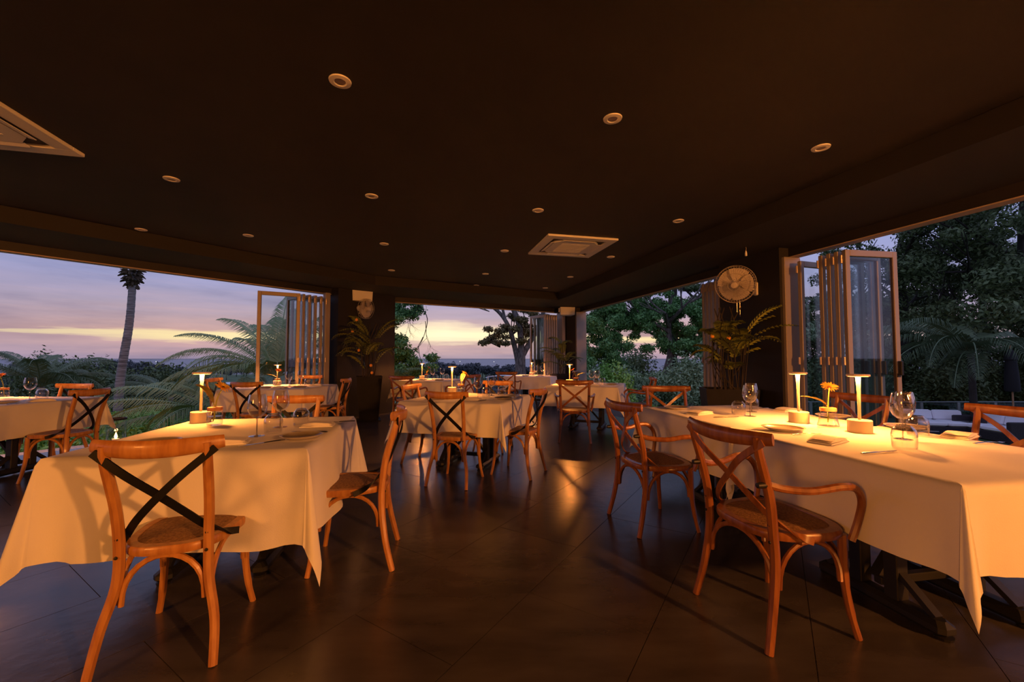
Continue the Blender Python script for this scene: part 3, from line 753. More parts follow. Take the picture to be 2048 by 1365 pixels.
def make_plate(D=.22):
    r = thing('side_plate', '', 'plate'); q = D / .22
    MB().lathe([(.001, .004), (.065 * q, .004), (.080 * q, .008), (.098 * q, .016), (.0995 * q, .0175)], 40).build('plate_well', 'plate_glaze', r)
    MB().lathe([(.0985 * q, .0180), (.109 * q, .0205), (.110 * q, .0195), (.096 * q, .012), (.07 * q, 0), (.001, 0)], 40).build('plate_rim', 'plate_rim', r)
    return r
def make_napkin():
    r = thing('folded_napkin', '', 'napkin')
    for k, (dx, dy, h) in enumerate(((0, 0, .010), (.006, .004, .009), (.002, -.003, .008))):
        m = MB(); nx, ny = 8, 5; z0 = k * .0095; vs = []; fs = []
        for t_ in (0, 1):
            for i in range(nx + 1):
                for j in range(ny + 1):
                    u, v = i / nx - .5, j / ny - .5
                    z = z0 + (h if t_ else 0) * (1 - (abs(2 * u) ** 8) * .6) + (.003 * math.sin(u * 7 + k) if t_ else 0)
                    vs.append(V(dx + u * (.20 - .01 * k), dy + v * (.115 - .006 * k), max(z, .0002)))
        n_ = (nx + 1) * (ny + 1)
        for i in range(nx):
            for j in range(ny):
                q = i * (ny + 1) + j; fs += [(q, q + 1, q + ny + 2, q + ny + 1), (n_ + q, n_ + q + ny + 1, n_ + q + ny + 2, n_ + q + 1)]
        for i in range(nx):
            for j in (0, ny): q = i * (ny + 1) + j; fs.append((q, q + ny + 1, n_ + q + ny + 1, n_ + q))
        for j in range(ny):
            for i in (0, nx): q = i * (ny + 1) + j; fs.append((q, q + 1, n_ + q + 1, n_ + q))
        m.add(vs, fs); m.build('fold', 'napkin_linen', r)
    return r
def make_knife():
    r = thing('table_knife', '', 'knife')
    MB().sweep([(-.11, 0, .004), (-.09, 0, .005), (-.02, 0, .005), (-.005, 0, .004)], [(.007, .0035), (.008, .004), (.006, .0035), (.005, .003)], 8, up=(0, 0, 1)).build('handle', 'steel', r)
    m = MB(); vs = []; ys = [(-.005, -.005, .005), (.02, -.009, .006), (.07, -.010, .006), (.10, -.006, .005), (.115, .002, .003)]
    for x, a, b in ys: vs += [V(x, a, .003), V(x, b, .003), V(x, b, .005), V(x, a, .005)]
    fs = [(0, 1, 2, 3), (19, 18, 17, 16)]
    for i in range(4):
        for j in range(4): fs.append((i * 4 + j, i * 4 + 4 + j, i * 4 + 4 + (j + 1) % 4, i * 4 + (j + 1) % 4))
    m.add(vs, fs); m.build('blade', 'steel', r, smooth=False); return r
def make_fork():
    r = thing('table_fork', '', 'fork')
    MB().sweep(cr([(-.10, 0, .003), (-.05, 0, .006), (.0, 0, .008), (.035, 0, .006)], 4), [(.007, .002)] * 5 + [(.005, .002)] * 4 + [(.004, .002)] * 2 + [(.009, .0018)] * 2, 8, up=(0, 0, 1)).build('handle', 'steel', r)
    m = MB().box(.034, .052, -.011, .011, .0045, .0065); m.build('neck', 'steel', r, smooth=False)
    for k in range(4):
        y = -.0095 + k * .00633; MB().sweep([(.050, y, .0055), (.07, y, .003), (.09, y, .005)], (.0016, .0012), 5, up=(0, 0, 1)).build('tine', 'steel', r)
    return r
PROTO = {'lamp': make_lamp(), 'vase': make_vase('round'), 'cone': make_vase('cone'), 'wine': make_wine(), 'tumb': make_tumbler(), 'plate': make_plate(), 'nap': make_napkin(), 'knife': make_knife(), 'fork': make_fork(),
         'flow': make_flower('petal', 1.0), 'flowo': make_flower('petal_orange', .9), 'leaf': make_leafsprig(.13, .9, 'leaf_banana', .036), 'leafy': make_leafsprig(.17, .25, 'leaf_yellow', .022)}
GR = {'lamp': 'cordless table lamps', 'vase': 'glass vases on the tables', 'cone': 'glass vases on the tables', 'wine': 'wine glasses on the tables', 'tumb': 'upturned tumblers on the tables', 'plate': 'side plates on the tables',
      'nap': 'folded napkins on the tables', 'knife': 'knives on the tables', 'fork': 'forks on the tables', 'flow': 'gerbera flowers in vases', 'flowo': 'gerbera flowers in vases', 'leaf': 'leaves in vases', 'leafy': 'leaves in vases'}
useds = set(); lampno = [0]
def item(kind, x, y, label, rz=0, z=ZT, s=1.0):
    o = PROTO[kind] if kind not in useds else dup(PROTO[kind]); useds.add(kind)
    place(o, (x, y, z), R(rz), label, GR[kind])
    if s != 1: o.scale = (s, s, s)
    if kind == 'lamp':
        l = bpy.data.lights.new('lamp_light', 'AREA'); l.shape = 'DISK'; l.size = .085; l.energy = LAMP_W; l.color = WARM
        lo = bpy.data.objects.new('lamp_light', l); COL.objects.link(lo); lo.parent = o; lo.location = (0, 0, .3360)
    return o
VZ = ZT + .10
def flowers(x, y, kind, rz, tn, lrz=None, lk='leaf', dx=0):
    item(kind, x, y, '%s gerbera in the vase on the %s' % ('yellow' if kind == 'flow' else 'orange', tn), rz, VZ)
    if lrz is not None: item(lk, x, y, '%s leaf beside the flower on the %s' % ('broad golden-green' if lk == 'leaf' else 'slim yellow-green', tn), lrz, VZ)
# front left table
T = 'front left table'
item('lamp', -2.192, 2.925, 'brass-toned cordless lamp with flat disc shade on the ' + T)
item('vase', -2.0, 2.795, 'round glass vase with orange wooden collar on the ' + T)
flowers(-2.0, 2.795, 'flow', -8, T, 6)
item('wine', -1.475, 2.404, 'wine glass nearer the camera on the ' + T)
item('wine', -1.514, 2.715, 'wine glass farther from the camera on the ' + T)
item('tumb', -1.435, 2.50, 'upturned tumbler nearer the camera on the ' + T)
item('tumb', -1.40, 2.76, 'upturned tumbler farther from the camera on the ' + T)
item('plate', -1.186, 2.35, 'glazed side plate at the right edge of the ' + T)
item('plate', -1.856, 2.17, 'glazed side plate at the left, behind the chair rail, on the ' + T)
item('nap', -1.50, 2.19, 'folded napkin at the front edge of the ' + T, 22)
item('nap', -1.29, 2.76, 'folded napkin near the far right corner of the ' + T, 14)
item('knife', -1.31, 2.19, 'steel knife at the front edge of the ' + T, 232)
item('knife', -1.23, 2.53, 'steel knife behind the right plate of the ' + T, 176)
item('knife', -1.22, 2.92, 'steel knife beside the far napkin of the ' + T, 202)
item('fork', -1.765, 2.26, 'steel fork behind the chair rail on the ' + T, 76)
# middle table
T = 'middle table'
item('lamp', -.782, 5.40, 'brass-toned cordless lamp with flat disc shade on the ' + T)
item('vase', -.655, 5.33, 'round glass vase with wooden collar on the ' + T)
flowers(-.655, 5.33, 'flow', 30, T, 250)
item('wine', -.388, 4.727, 'left wine glass on the ' + T)
item('wine', -.25, 5.046, 'right wine glass on the ' + T)
item('tumb', -.300, 4.80, 'left upturned tumbler on the ' + T)
item('tumb', -.125, 5.02, 'right upturned tumbler on the ' + T)
item('plate', -.09, 4.60, 'glazed side plate at the right front of the ' + T)
item('plate', -.85, 4.62, 'glazed side plate behind the chair rail of the ' + T)
item('nap', -.42, 4.48, 'folded napkin at the front edge of the ' + T, -12)
item('nap', .02, 4.93, 'folded napkin at the right side of the ' + T, 70)
item('knife', -.27, 4.44, 'steel knife at the front edge of the ' + T, 40)
item('fork', -.10, 4.72, 'steel fork at the right side of the ' + T, 150)
# left rear table
T = 'left rear table'
item('lamp', -3.97, 7.0, 'brass-toned cordless lamp behind the flower on the ' + T)
item('vase', -3.83, 6.75, 'round glass vase with wooden collar on the ' + T)
flowers(-3.83, 6.75, 'flowo', 100, T, 10, 'leafy')
item('wine', -3.62, 6.72, 'left wine glass on the ' + T)
item('wine', -3.60, 7.05, 'right wine glass on the ' + T)
item('tumb', -3.50, 6.60, 'left upturned tumbler on the ' + T)
item('tumb', -3.45, 6.98, 'right upturned tumbler on the ' + T)
item('plate', -3.78, 6.33, 'glazed side plate at the front left of the ' + T)
item('plate', -3.30, 6.45, 'glazed side plate at the right front of the ' + T)
item('nap', -3.25, 6.88, 'folded napkin at the right side of the ' + T, 10)
item('nap', -3.52, 6.27, 'folded napkin at the front edge of the ' + T, 5)
item('knife', -3.42, 6.30, 'steel knife at the front edge of the ' + T, 60)
# far left table
T = 'far left table'
item('lamp', -5.98, 4.74, 'cordless disc lamp at the left picture edge on the ' + T)
item('vase', -5.72, 4.66, 'round glass vase at the left picture edge on the ' + T)
flowers(-5.72, 4.66, 'flowo', 180, T, None)
item('wine', -5.30, 4.555, 'single wine glass on the ' + T)
item('tumb', -5.17, 4.56, 'upturned tumbler on the ' + T)
item('plate', -5.13, 4.20, 'glazed side plate at the front of the ' + T)
item('nap', -4.95, 4.36, 'folded napkin at the right of the ' + T, 60)
item('knife', -4.94, 4.16, 'steel knife beside the napkin of the ' + T, 95)
item('fork', -5.30, 4.18, 'steel fork beside the plate of the ' + T, 85)
# back table
T = 'back table by the left pillar'
item('lamp', -1.98, 9.10, 'cordless disc lamp on the ' + T)
item('vase', -1.85, 8.95, 'round glass vase on the ' + T)
flowers(-1.85, 8.95, 'flowo', -10, T, 120, 'leafy')
item('wine', -1.70, 8.85, 'left wine glass on the ' + T)
item('wine', -1.52, 9.02, 'right wine glass on the ' + T)
item('tumb', -1.62, 8.72, 'left upturned tumbler on the ' + T)
item('tumb', -1.41, 8.92, 'right upturned tumbler on the ' + T)
item('nap', -1.88, 8.62, 'folded napkin at the front of the ' + T, -20)
item('plate', -1.50, 8.55, 'glazed side plate at the front of the ' + T)
# farthest table
T = 'farthest table in the corner'
item('lamp', .535, 11.22, 'cordless disc lamp on the ' + T)
item('vase', .56, 11.05, 'round glass vase on the ' + T)
flowers(.56, 11.05, 'flow', 170, T, None)
item('wine', .62, 10.88, 'left wine glass on the ' + T)
item('wine', .81, 11.05, 'right wine glass on the ' + T)
item('tumb', .92, 10.97, 'upturned tumbler on the ' + T)
item('plate', .35, 10.75, 'glazed side plate on the ' + T)
item('nap', .72, 10.66, 'folded napkin on the ' + T, -24)
# rear right table
T = 'rear right table'
item('lamp', 1.03, 7.40, 'cordless disc lamp above the armchair rail on the ' + T)
item('vase', 1.13, 7.30, 'round glass vase on the ' + T)
flowers(1.13, 7.30, 'flowo', 160, T, 185, 'leafy')
item('wine', 1.40, 7.27, 'left wine glass on the ' + T)
item('wine', 1.52, 7.38, 'right wine glass on the ' + T)
item('tumb', 1.58, 7.22, 'right upturned tumbler on the ' + T)
item('tumb', 1.45, 7.10, 'left upturned tumbler on the ' + T)
item('plate', 1.72, 7.15, 'glazed side plate at the right of the ' + T)
item('plate', .96, 6.88, 'glazed side plate at the left front of the ' + T)
item('nap', 1.35, 6.78, 'folded napkin at the front edge of the ' + T, -20)
item('knife', 1.88, 7.38, 'steel knife at the far right corner of the ' + T, 60)
item('fork', 1.10, 6.80, 'steel fork at the front of the ' + T, 70)
# long right table
T = 'long right table'
item('lamp', 2.02, 2.925, 'brass-toned cordless lamp farther away on the long right table')
item('lamp', 2.118, 2.532, 'brass-toned cordless lamp nearer the camera on the long right table')
item('cone', 2.105, 2.765, 'conical glass vase between the two lamps on the ' + T)
item('flow', 2.105, 2.765, 'open yellow gerbera in the conical vase on the ' + T, 40, VZ)
item('leafy', 2.105, 2.765, 'long yellow-green leaf pointing left from the conical vase on the ' + T, -6, VZ)
item('wine', 1.85, 3.226, 'wine glass in front of another one at the far end of the ' + T)
item('wine', 2.02, 3.50, 'wine glass standing behind another one at the far end of the ' + T)
item('tumb', 1.78, 3.26, 'upturned tumbler left of the far wine glasses on the ' + T)
item('tumb', 2.09, 3.61, 'upturned tumbler right of the far wine glasses on the ' + T)
item('plate', 1.695, 2.60, 'glazed side plate in front of the farther lamp on the ' + T, s=1.08)
item('plate', 1.47, 3.70, 'glazed side plate at the far left corner of the ' + T)
item('plate', 2.44, 3.16, 'pale side plate at the far side behind the vase on the ' + T)
item('plate', 2.52, 2.66, 'pale side plate behind the big wine glass on the ' + T)
item('nap', 1.52, 3.36, 'folded napkin catching light at the left edge of the ' + T, 30)
item('nap', 1.70, 2.24, 'folded napkin stack in shadow at the near left edge of the ' + T, 30)
item('nap', 2.36, 3.55, 'folded napkin behind the farther lamp on the ' + T, 15)
item('nap', 2.56, 2.38, 'folded napkin at the right, before the white sofa, on the ' + T, 30)
item('knife', 1.745, 1.98, 'steel knife at the near left edge of the ' + T, 14)
item('knife', 1.63, 3.16, 'steel knife beside the lit napkin of the ' + T, 12)
item('knife', 2.20, 3.72, 'steel knife at the far end of the ' + T, 190)
item('fork', 1.74, 2.45, 'steel fork between plate and napkin stack on the ' + T, 8)
item('fork', 2.52, 2.20, 'steel fork at the right edge of the ' + T, 10)
item('fork', 2.50, 2.52, 'steel fork at the far side behind the upturned tumbler on the ' + T, 190)
item('tumb', 1.955, 2.075, 'upturned tumbler closest to the camera on the ' + T)
item('wine', 2.17, 2.31, 'large wine glass closest to the camera on the ' + T, 0, ZT, 1.06)
item('wine', 2.46, 2.60, 'wine glass seen through the closest one on the ' + T)
item('tumb', 2.36, 2.42, 'upturned tumbler just behind the closest wine glass on the ' + T)
for k, o in PROTO.items():
    if k not in useds: bpy.data.objects.remove(o)

# pendants behind the viewpoint: right one lights near cloths, left one is added soft fill
for (px_, py_, pw_, sd_, sz_) in ((4.7, -2.6, BAR_W, 'right', .10), (-3.6, -3.4, BAR_W * .40, 'left', .50)):
    r = thing('bar_pendant', 'globe pendant lamp hanging behind the viewpoint on the %s' % sd_, 'lamp', (px_, py_, 2.80), 0, 'pendants over the bar')
    MB().lathe([(.001, 0), (.06, 0), (.06, -.02), (.008, -.025), (.008, -.34)], 16).build('cord_and_rose', 'black_track', r)
    MB().lathe([(.03, -.34), (.05, -.36), (.001, -.37)], 16).build('socket', 'black_track', r)
    l = bpy.data.lights.new('bar_light', 'POINT'); l.energy = pw_; l.color = (1, .33, .06); l.shadow_soft_size = sz_
    lo = bpy.data.objects.new('bar_light', l); COL.objects.link(lo); lo.parent = r; lo.location = (0, 0, -.38 - sz_)

# ------------------------------------------------------------------ fronds and leaves (numpy free, small)
def frond(m, base, az_, L, el0, droop, nl=34, ll=.5, lw=.02, hang=.6, cup=.3, rach=None, seed=0, start=.12, roll=0):
    """pinnate leaf: rachis curving over, leaflets both sides. returns rachis points"""
    rnd = random.Random(seed); p = Vector(base); el = el0; n = nl; pts = [p.copy()]; dirs = []
    for i in range(n):
        d = V(math.cos(az_) * math.cos(el), math.sin(az_) * math.cos(el), math.sin(el)); p = p + d * (L / n); el -= droop / n * (.5 + 1.2 * i / n); pts.append(p.copy()); dirs.append(d)
    if rach is not None: rach.sweep(pts[::2] + [pts[-1]], [.016 * L / 2 * (1 - .8 * i / (len(pts[::2]))) + .002 for i in range(len(pts[::2]) + 1)], 5)
    sd0 = V(-math.sin(az_), math.cos(az_), 0)
    for i in range(int(n * start), n):
        t = i / n; d = dirs[i]; upv = sd0.cross(d); upv = upv if upv.z > 0 else -upv
        l = ll * (math.sin(math.pi * (t * .86 + .12)) ** .6) * (1 - .45 * max(0, t - .7) / .3)
        for s in (-1, 1):
            a = pts[i]; j = rnd.uniform(-.12, .12)
            sd = (sd0 * math.cos(roll) + upv * math.sin(roll) * s)
            q1 = a + (sd * s * (.75 + j) + d * .45 + upv * cup) * (l * .5); q2 = q1 + (sd * s * (.55) + d * .5 - V(0, 0, hang)) * (l * .5) + V(0, 0, rnd.uniform(-.04, .02) * l)
            w = d * (lw * .5) + V(0, 0, lw * .25)
            m.add([a - w * .6, a + w * .6, q1 + w, q1 - w, q2], [(0, 1, 2, 3), (3, 2, 4)])
    return pts
def cloud_mesh(name, m, blobs, n, size, seed, flat=.0, jag=.35):
    """leaf cloud: n little folded diamond leaves in the shells of the given blobs (x,y,z,rx,ry,rz)"""
    g = np.random.default_rng(seed); B = np.array(blobs, float); vol = (B[:, 3] * B[:, 4] * B[:, 5]) ** .75; idx = g.choice(len(B), n, p=vol / vol.sum())
    d = g.normal(size=(n, 3)); d /= np.linalg.norm(d, axis=1)[:, None]; rad = g.random(n) ** .45
    c_ = B[idx, :3] + d * B[idx, 3:6] * rad[:, None] * (1 + jag * (g.random(n)[:, None] - .5))
    nr = d + g.normal(size=(n, 3)) * .7 + np.array([0, 0, flat]); nr /= np.linalg.norm(nr, axis=1)[:, None]
    a = np.cross(nr, g.normal(size=(n, 3))); a /= np.linalg.norm(a, axis=1)[:, None]; b = np.cross(nr, a)
    s = size * (.6 + .8 * g.random(n))[:, None]
    v = np.empty((n, 4, 3)); v[:, 0] = c_ - a * s; v[:, 1] = c_ - b * s * .42 + nr * s * .1; v[:, 2] = c_ + a * s; v[:, 3] = c_ + b * s * .42 + nr * s * .1
    me = bpy.data.meshes.new(name); me.vertices.add(4 * n); me.vertices.foreach_set('co', v.reshape(-1))
    me.loops.add(4 * n); me.loops.foreach_set('vertex_index', np.arange(4 * n, dtype=np.int32)); me.polygons.add(n)
    me.polygons.foreach_set('loop_start', np.arange(0, 4 * n, 4, dtype=np.int32)); me.polygons.foreach_set('loop_total', np.full(n, 4, dtype=np.int32))
    me.materials.append(MATS[m]); me.update(calc_edges=True); me.validate(); return me
def cloud(name, m, blobs, n, size, seed, parent=None, loc=None, stuff=True, **k):
    o = bpy.data.objects.new(name, cloud_mesh(name, m, blobs, n, size, seed, **k)); COL.objects.link(o)
    if parent is not None: o.parent = parent
    if loc: o.location = loc
    if stuff and parent is not None: o['kind'] = 'stuff'
    return o

# ------------------------------------------------------------------ potted plants
def planter(loc, rz, w0, w1, h, label, d0=None, d1=None):
    r = thing('potted_plant', label, 'plant', loc, rz, 'planters with fronds and orange fruit'); d0 = d0 or w0; d1 = d1 or w1
    t = .02; vs = [V(-w0, -d0, 0), V(w0, -d0, 0), V(w0, d0, 0), V(-w0, d0, 0), V(-w1, -d1, h), V(w1, -d1, h), V(w1, d1, h), V(-w1, d1, h), V(-w1 + t, -d1 + t, h), V(w1 - t, -d1 + t, h), V(w1 - t, d1 - t, h), V(-w1 + t, d1 - t, h), V(-w1 + t, -d1 + t, h - .05), V(w1 - t, -d1 + t, h - .05), V(w1 - t, d1 - t, h - .05), V(-w1 + t, d1 - t, h - .05)]
    fs = [(3, 2, 1, 0)] + [(i, (i + 1) % 4, 4 + (i + 1) % 4, 4 + i) for i in range(4)] + [(4 + i, 4 + (i + 1) % 4, 8 + (i + 1) % 4, 8 + i) for i in range(4)] + [(8 + i, 8 + (i + 1) % 4, 12 + (i + 1) % 4, 12 + i) for i in range(4)]
    MB().add(vs, fs).build('planter_pot', 'pot_black', r, smooth=False)
    MB().add(vs[12:16], [(0, 1, 2, 3)]).build('soil', 'soil', r, smooth=False)
    return r
def plant_fronds(r, h, specs, mt='frond_indoor', fruit=()):
    for i, (x, y, azd, L, el, dr, top) in enumerate(specs):
        m = MB(); st = MB(); b = V(x, y, h - .05); t = V(x + .3 * (top - h) * math.cos(R(azd)) * .4, y + .3 * (top - h) * math.sin(R(azd)) * .4, top)
        o = st.sweep(cr([b, b.lerp(t, .5) + V(random.uniform(-.02, .02), 0, 0), t], 4), .006, 6)
        pts = frond(m, t, R(azd), L, R(el), R(dr), 13, .17, .030, .35, .1, st, 100 + i, 0)
        s_ = st.build('stem', 'bark_dark', r); m.build('frond', mt[i % len(mt)] if isinstance(mt, (list, tuple)) else mt, s_)
    for (x, y, z) in fruit:
        MB().lathe([(.001, .032), (.016, .028), (.026, .012), (.027, -.004), (.02, -.02), (.001, -.028)], 14, (x, y, z)).build('orange_fruit', 'orange_fruit', r)
# left pillar planter
r = planter((-2.80, 8.12, 0), R(20), .17, .235, .86, 'tall tapered black planter of dark fronds against the left pillar')
MB().rbox(-.22, .22, -.22, .22, 0, .02, .004).build('saucer', 'pot_black', r)
g = random.Random(3)
sp = [(g.uniform(-.12, .12), g.uniform(-.12, .12), g.uniform(0, 360), g.uniform(.45, .7), g.uniform(25, 65), g.uniform(60, 120), g.uniform(1.0, 1.75)) for _ in range(22)]
plant_fronds(r, .86, sp, ['frond_indoor'], [(-.25, -.1, 1.95), (-.32, -.12, 1.72), (-.2, -.12, 1.36), (.02, -.25, 1.07), (.04, -.24, .93)])
for sx in range(6): MB().sweep(cr([(g.uniform(-.1, .1), g.uniform(-.1, .1), .82), (g.uniform(-.1, .1), g.uniform(-.1, .1), 1.3), (g.uniform(-.2, .2), g.uniform(-.1, .1), 1.9)], 5), .006, 5).build('stem', 'bark_dark', r)
# corner planter
r = planter((1.30, 10.95, 0), R(20), .17, .23, .80, 'plain black planter with small fronds in the far corner behind the tables')
sp = [(g.uniform(-.12, .12), g.uniform(-.12, .12), g.uniform(0, 360), g.uniform(.4, .65), g.uniform(25, 65), g.uniform(60, 120), g.uniform(.95, 1.65)) for _ in range(16)]
plant_fronds(r, .80, sp, ['frond_indoor'])
# right planter
r = planter((2.93, 5.62, 0), R(-14), .25, .32, .80, 'wide black planter of lime fronds and orange fruit below the right fan', .19, .24)
sp = [(g.uniform(-.18, .2), g.uniform(-.12, .12), g.uniform(60, 300), g.uniform(.45, .65), g.uniform(20, 60), g.uniform(60, 110), g.uniform(.95, 1.6)) for _ in range(16)]
sp += [(.15, -.05, -20, .62, 35, 50, 1.45), (.18, -.08, -5, .58, 40, 90, 1.62), (.16, .0, -60, .60, 35, 80, 1.35), (.14, -.1, -38, .55, 60, 60, 1.55), (.12, 0, 20, .6, 30, 70, 1.25)]
plant_fronds(r, .80, sp, ['frond_indoor'] * 16 + ['frond_lime'] * 5, [(-.22, -.18, 1.50), (-.03, -.22, 1.47)])
for sx in range(8): MB().sweep(cr([(g.uniform(-.2, .2), g.uniform(-.12, .12), .76), (g.uniform(-.2, .2), g.uniform(-.12, .12), 1.2), (g.uniform(-.2, .2), g.uniform(-.12, .12), 1.9)], 5), .007, 5).build('stem', 'bark_dark', r)

# candle lantern on the kerb
r = thing('candle_lantern', 'glass candle lantern burning on the stone kerb at the left edge', 'lantern', (-5.52, 5.80, -.004))
MB().lathe([(.105, 0), (.108, .01), (.108, .37), (.104, .37)], 28).build('glass_cylinder', 'clear_glass', r)
MB().lathe([(.109, .352), (.112, .356), (.112, .378), (.103, .378)], 28).build('dark_rim', 'black_iron', r)
MB().lathe([(.10, .004), (.10, .012), (.001, .012)], 24).build('base_plate', 'black_iron', r)
MB().lathe([(.04, .012), (.04, .09), (.001, .09)], 20).build('candle', 'wax', r)
MB().lathe([(.001, .09), (.016, .105), (.018, .125), (.008, .16), (.001, .18)], 12).build('flame', 'flame', r)
l = bpy.data.lights.new('candle_light', 'POINT'); l.energy = 1.2; l.color = (1, .5, .18); l.shadow_soft_size = .02
lo = bpy.data.objects.new('candle_light', l); COL.objects.link(lo); lo.parent = r; lo.location = (0, 0, .20)

# ------------------------------------------------------------------ land and sea
def height(x, y):
    d = math.hypot(x, y)
    if d < 26: return -1.0 - .02 * max(0, d - 12)
    if d < 160: t = (d - 26) / 134; return -1.28 - 15.5 * (t ** .8)
    return -16.8 - min(4.8, (d - 160) * .0072)
vs = []; fs = []; RA = [5, 8, 12, 16, 20, 26, 34, 45, 60, 80, 110, 160, 240, 340, 450, 560, 700, 830]; NA = 72
for d in RA:
    for k in range(NA):
        a = 2 * math.pi * k / NA; x, y = d * math.sin(a), d * math.cos(a); vs.append((x, y, height(x, y)))
for i in range(len(RA) - 1):
    for k in range(NA): j = (k + 1) % NA; fs.append((i * NA + k, (i + 1) * NA + k, (i + 1) * NA + j, i * NA + j))
fs.append(tuple(range(NA)))
tag(MB().add(vs, fs).build('ground', 'grass'), 'green hillside falling away to the coast outside', 'ground', kind='structure')
tag(MB().add([(-26000, 300, -20.6), (26000, 300, -20.6), (26000, 30000, -20.6), (-26000, 30000, -20.6)], [(0, 1, 2, 3)]).build('sea', 'sea_water', smooth=False), 'flat lilac grey sea reaching the horizon', 'sea', kind='structure')
gr = random.Random(21)
boat = None
for i, px in enumerate((46, 81, 101, 163, 197, 250, 313, 920, 988, 1110)):
    d = 2600 + gr.uniform(-200, 300); x = (px - 1024) / 825 * d
    if boat is None:
        boat = thing('fishing_boat', '', 'boat'); m = MB(); m.add([(-6, -1.5, 0), (6, -1.5, 0), (6, 1.5, 0), (-6, 1.5, 0), (-8, -2, 2), (8, -2, 2), (8, 2, 2), (-8, 2, 2)], [(3, 2, 1, 0), (4, 5, 6, 7), (0, 1, 5, 4), (1, 2, 6, 5), (2, 3, 7, 6), (3, 0, 4, 7)]); m.build('hull', 'leaf_far_hazed', boat, smooth=False)
        MB().lathe([(.001, 2.2), (1.3, 2.8), (1.5, 4), (1.2, 5), (.001, 5.5)], 8).build('deck_lamp', 'boat_light', boat); o = boat
    else: o = dup(boat)
    place(o, (x, d, -20.5), 0, 'distant fishing boat lamp, a bright speck on the sea horizon', 'fishing boats on the horizon'); sc2 = gr.uniform(.6, 1.3); o.scale = (sc2,) * 3
# coast trees
ctm = []
for k in range(4):
    bl = [(gr.uniform(-4.5, 4.5), gr.uniform(-3, 3), gr.uniform(4.5, 9.5), gr.uniform(2, 3.4), gr.uniform(2, 3), gr.uniform(1.6, 2.6)) for _ in range(9)]
    ctm.append(cloud_mesh('coast_tree_crown', 'leaf_far_hazed', bl, 620, .85, 50 + k))
trk = MB().sweep([(0, 0, 0), (.2, 0, 3), (-.2, 0, 6)], .35, 6).mesh('trunk', 'bark_dark')
def coast_tree(x, y, z, s, label, group):
    r = thing('coast_tree', label, 'tree', (x, y, z), gr.uniform(0, 6.28), group); r.scale = (s, s, s * gr.uniform(.85, 1.1))
    c_ = bpy.data.objects.new('crown', gr.choice(ctm)); COL.objects.link(c_); c_.parent = r
    t_ = bpy.data.objects.new('trunk', trk); COL.objects.link(t_); t_.parent = r
def line(px0, px1, d0, d1, n, s0, s1, label, group, zt=None):
    for i in range(n):
        d = gr.uniform(d0, d1); px = px0 + (px1 - px0) * (i + gr.uniform(.1, .9)) / n; x = (px - 1024) / 825 * d
        coast_tree(x, d, height(x, d) if zt is None else zt, gr.uniform(s0, s1), label, group)
line(40, 335, 330, 480, 34, 1.25, 1.7, 'bluish dark tree in the distant wood beyond the tall palm trunk', 'distant wood on the left')
line(0, 420, 170, 300, 30, .7, 1.0, 'lower tree in the valley in front of the distant wood on the left', 'valley trees on the left')
line(345, 520, 380, 520, 12, .95, 1.2, 'small dark tree in the distance behind the left fronds', 'distant trees behind the left fronds')
line(815, 865, 330, 400, 6, 1.0, 1.15, 'small coast tree left of the row behind the back table', 'distant coast trees, short row')
line(868, 975, 370, 430, 15, 1.25, 1.45, 'coast tree in the left dark row seen through the back opening', 'distant coast trees, left row')
line(980, 1200, 370, 430, 26, 1.15, 1.35, 'coast tree in the right dark row behind the leaning tree', 'distant coast trees, right row')
line(700, 1200, 180, 300, 24, .55, .8, 'low valley tree seen beyond the back opening', 'valley trees beyond the back opening')
line(0, 560, 90, 170, 46, .5, .75, 'nearer tree in the valley below the left kerb, among the roofs', 'valley trees among the roofs')
line(690, 1220, 90, 170, 40, .45, .65, 'nearer tree in the valley beyond the back tables', 'nearer valley trees beyond the back opening')
# houses in the valley
def house(x, y, z, w, d, h, rz, label):
    r = thing('house', label, 'house', (x, y, z), R(rz)); MB().box(-w / 2, w / 2, -d / 2, d / 2, 0, h).build('walls', 'house_wall', r, smooth=False)
    e = .8; hh = w * .22; vs = [V(-w / 2 - e, -d / 2 - e, h), V(w / 2 + e, -d / 2 - e, h), V(w / 2 + e, d / 2 + e, h), V(-w / 2 - e, d / 2 + e, h), V(-w / 4, 0, h + hh), V(w / 4, 0, h + hh)]
    MB().add(vs, [(0, 1, 5, 4), (2, 3, 4, 5), (1, 2, 5), (3, 0, 4), (3, 2, 1, 0)]).build('hipped_roof', 'roof_tile', r, smooth=False)
    for k in range(3):
        wx = -w * .3 + k * w * .3; MB().box(wx - .5, wx + .5, -d / 2 - .05, -d / 2, h * .35, h * .75).build('window', 'vent_dark', r, smooth=False)
def at(px, d): return (px - 1024) / 825 * d
house(at(272, 75), 75, -8.2, 15, 8, 3.2, 12, 'house with a wide grey hipped roof right of the tall palm trunk')
house(at(205, 62), 62, -7.4, 9, 6, 2.6, -6, 'low house with dark eaves left of the tall palm trunk')
house(at(110, 58), 58, -7.6, 13, 6, 2.6, 4, 'long dark-roofed low house left of the marquee')
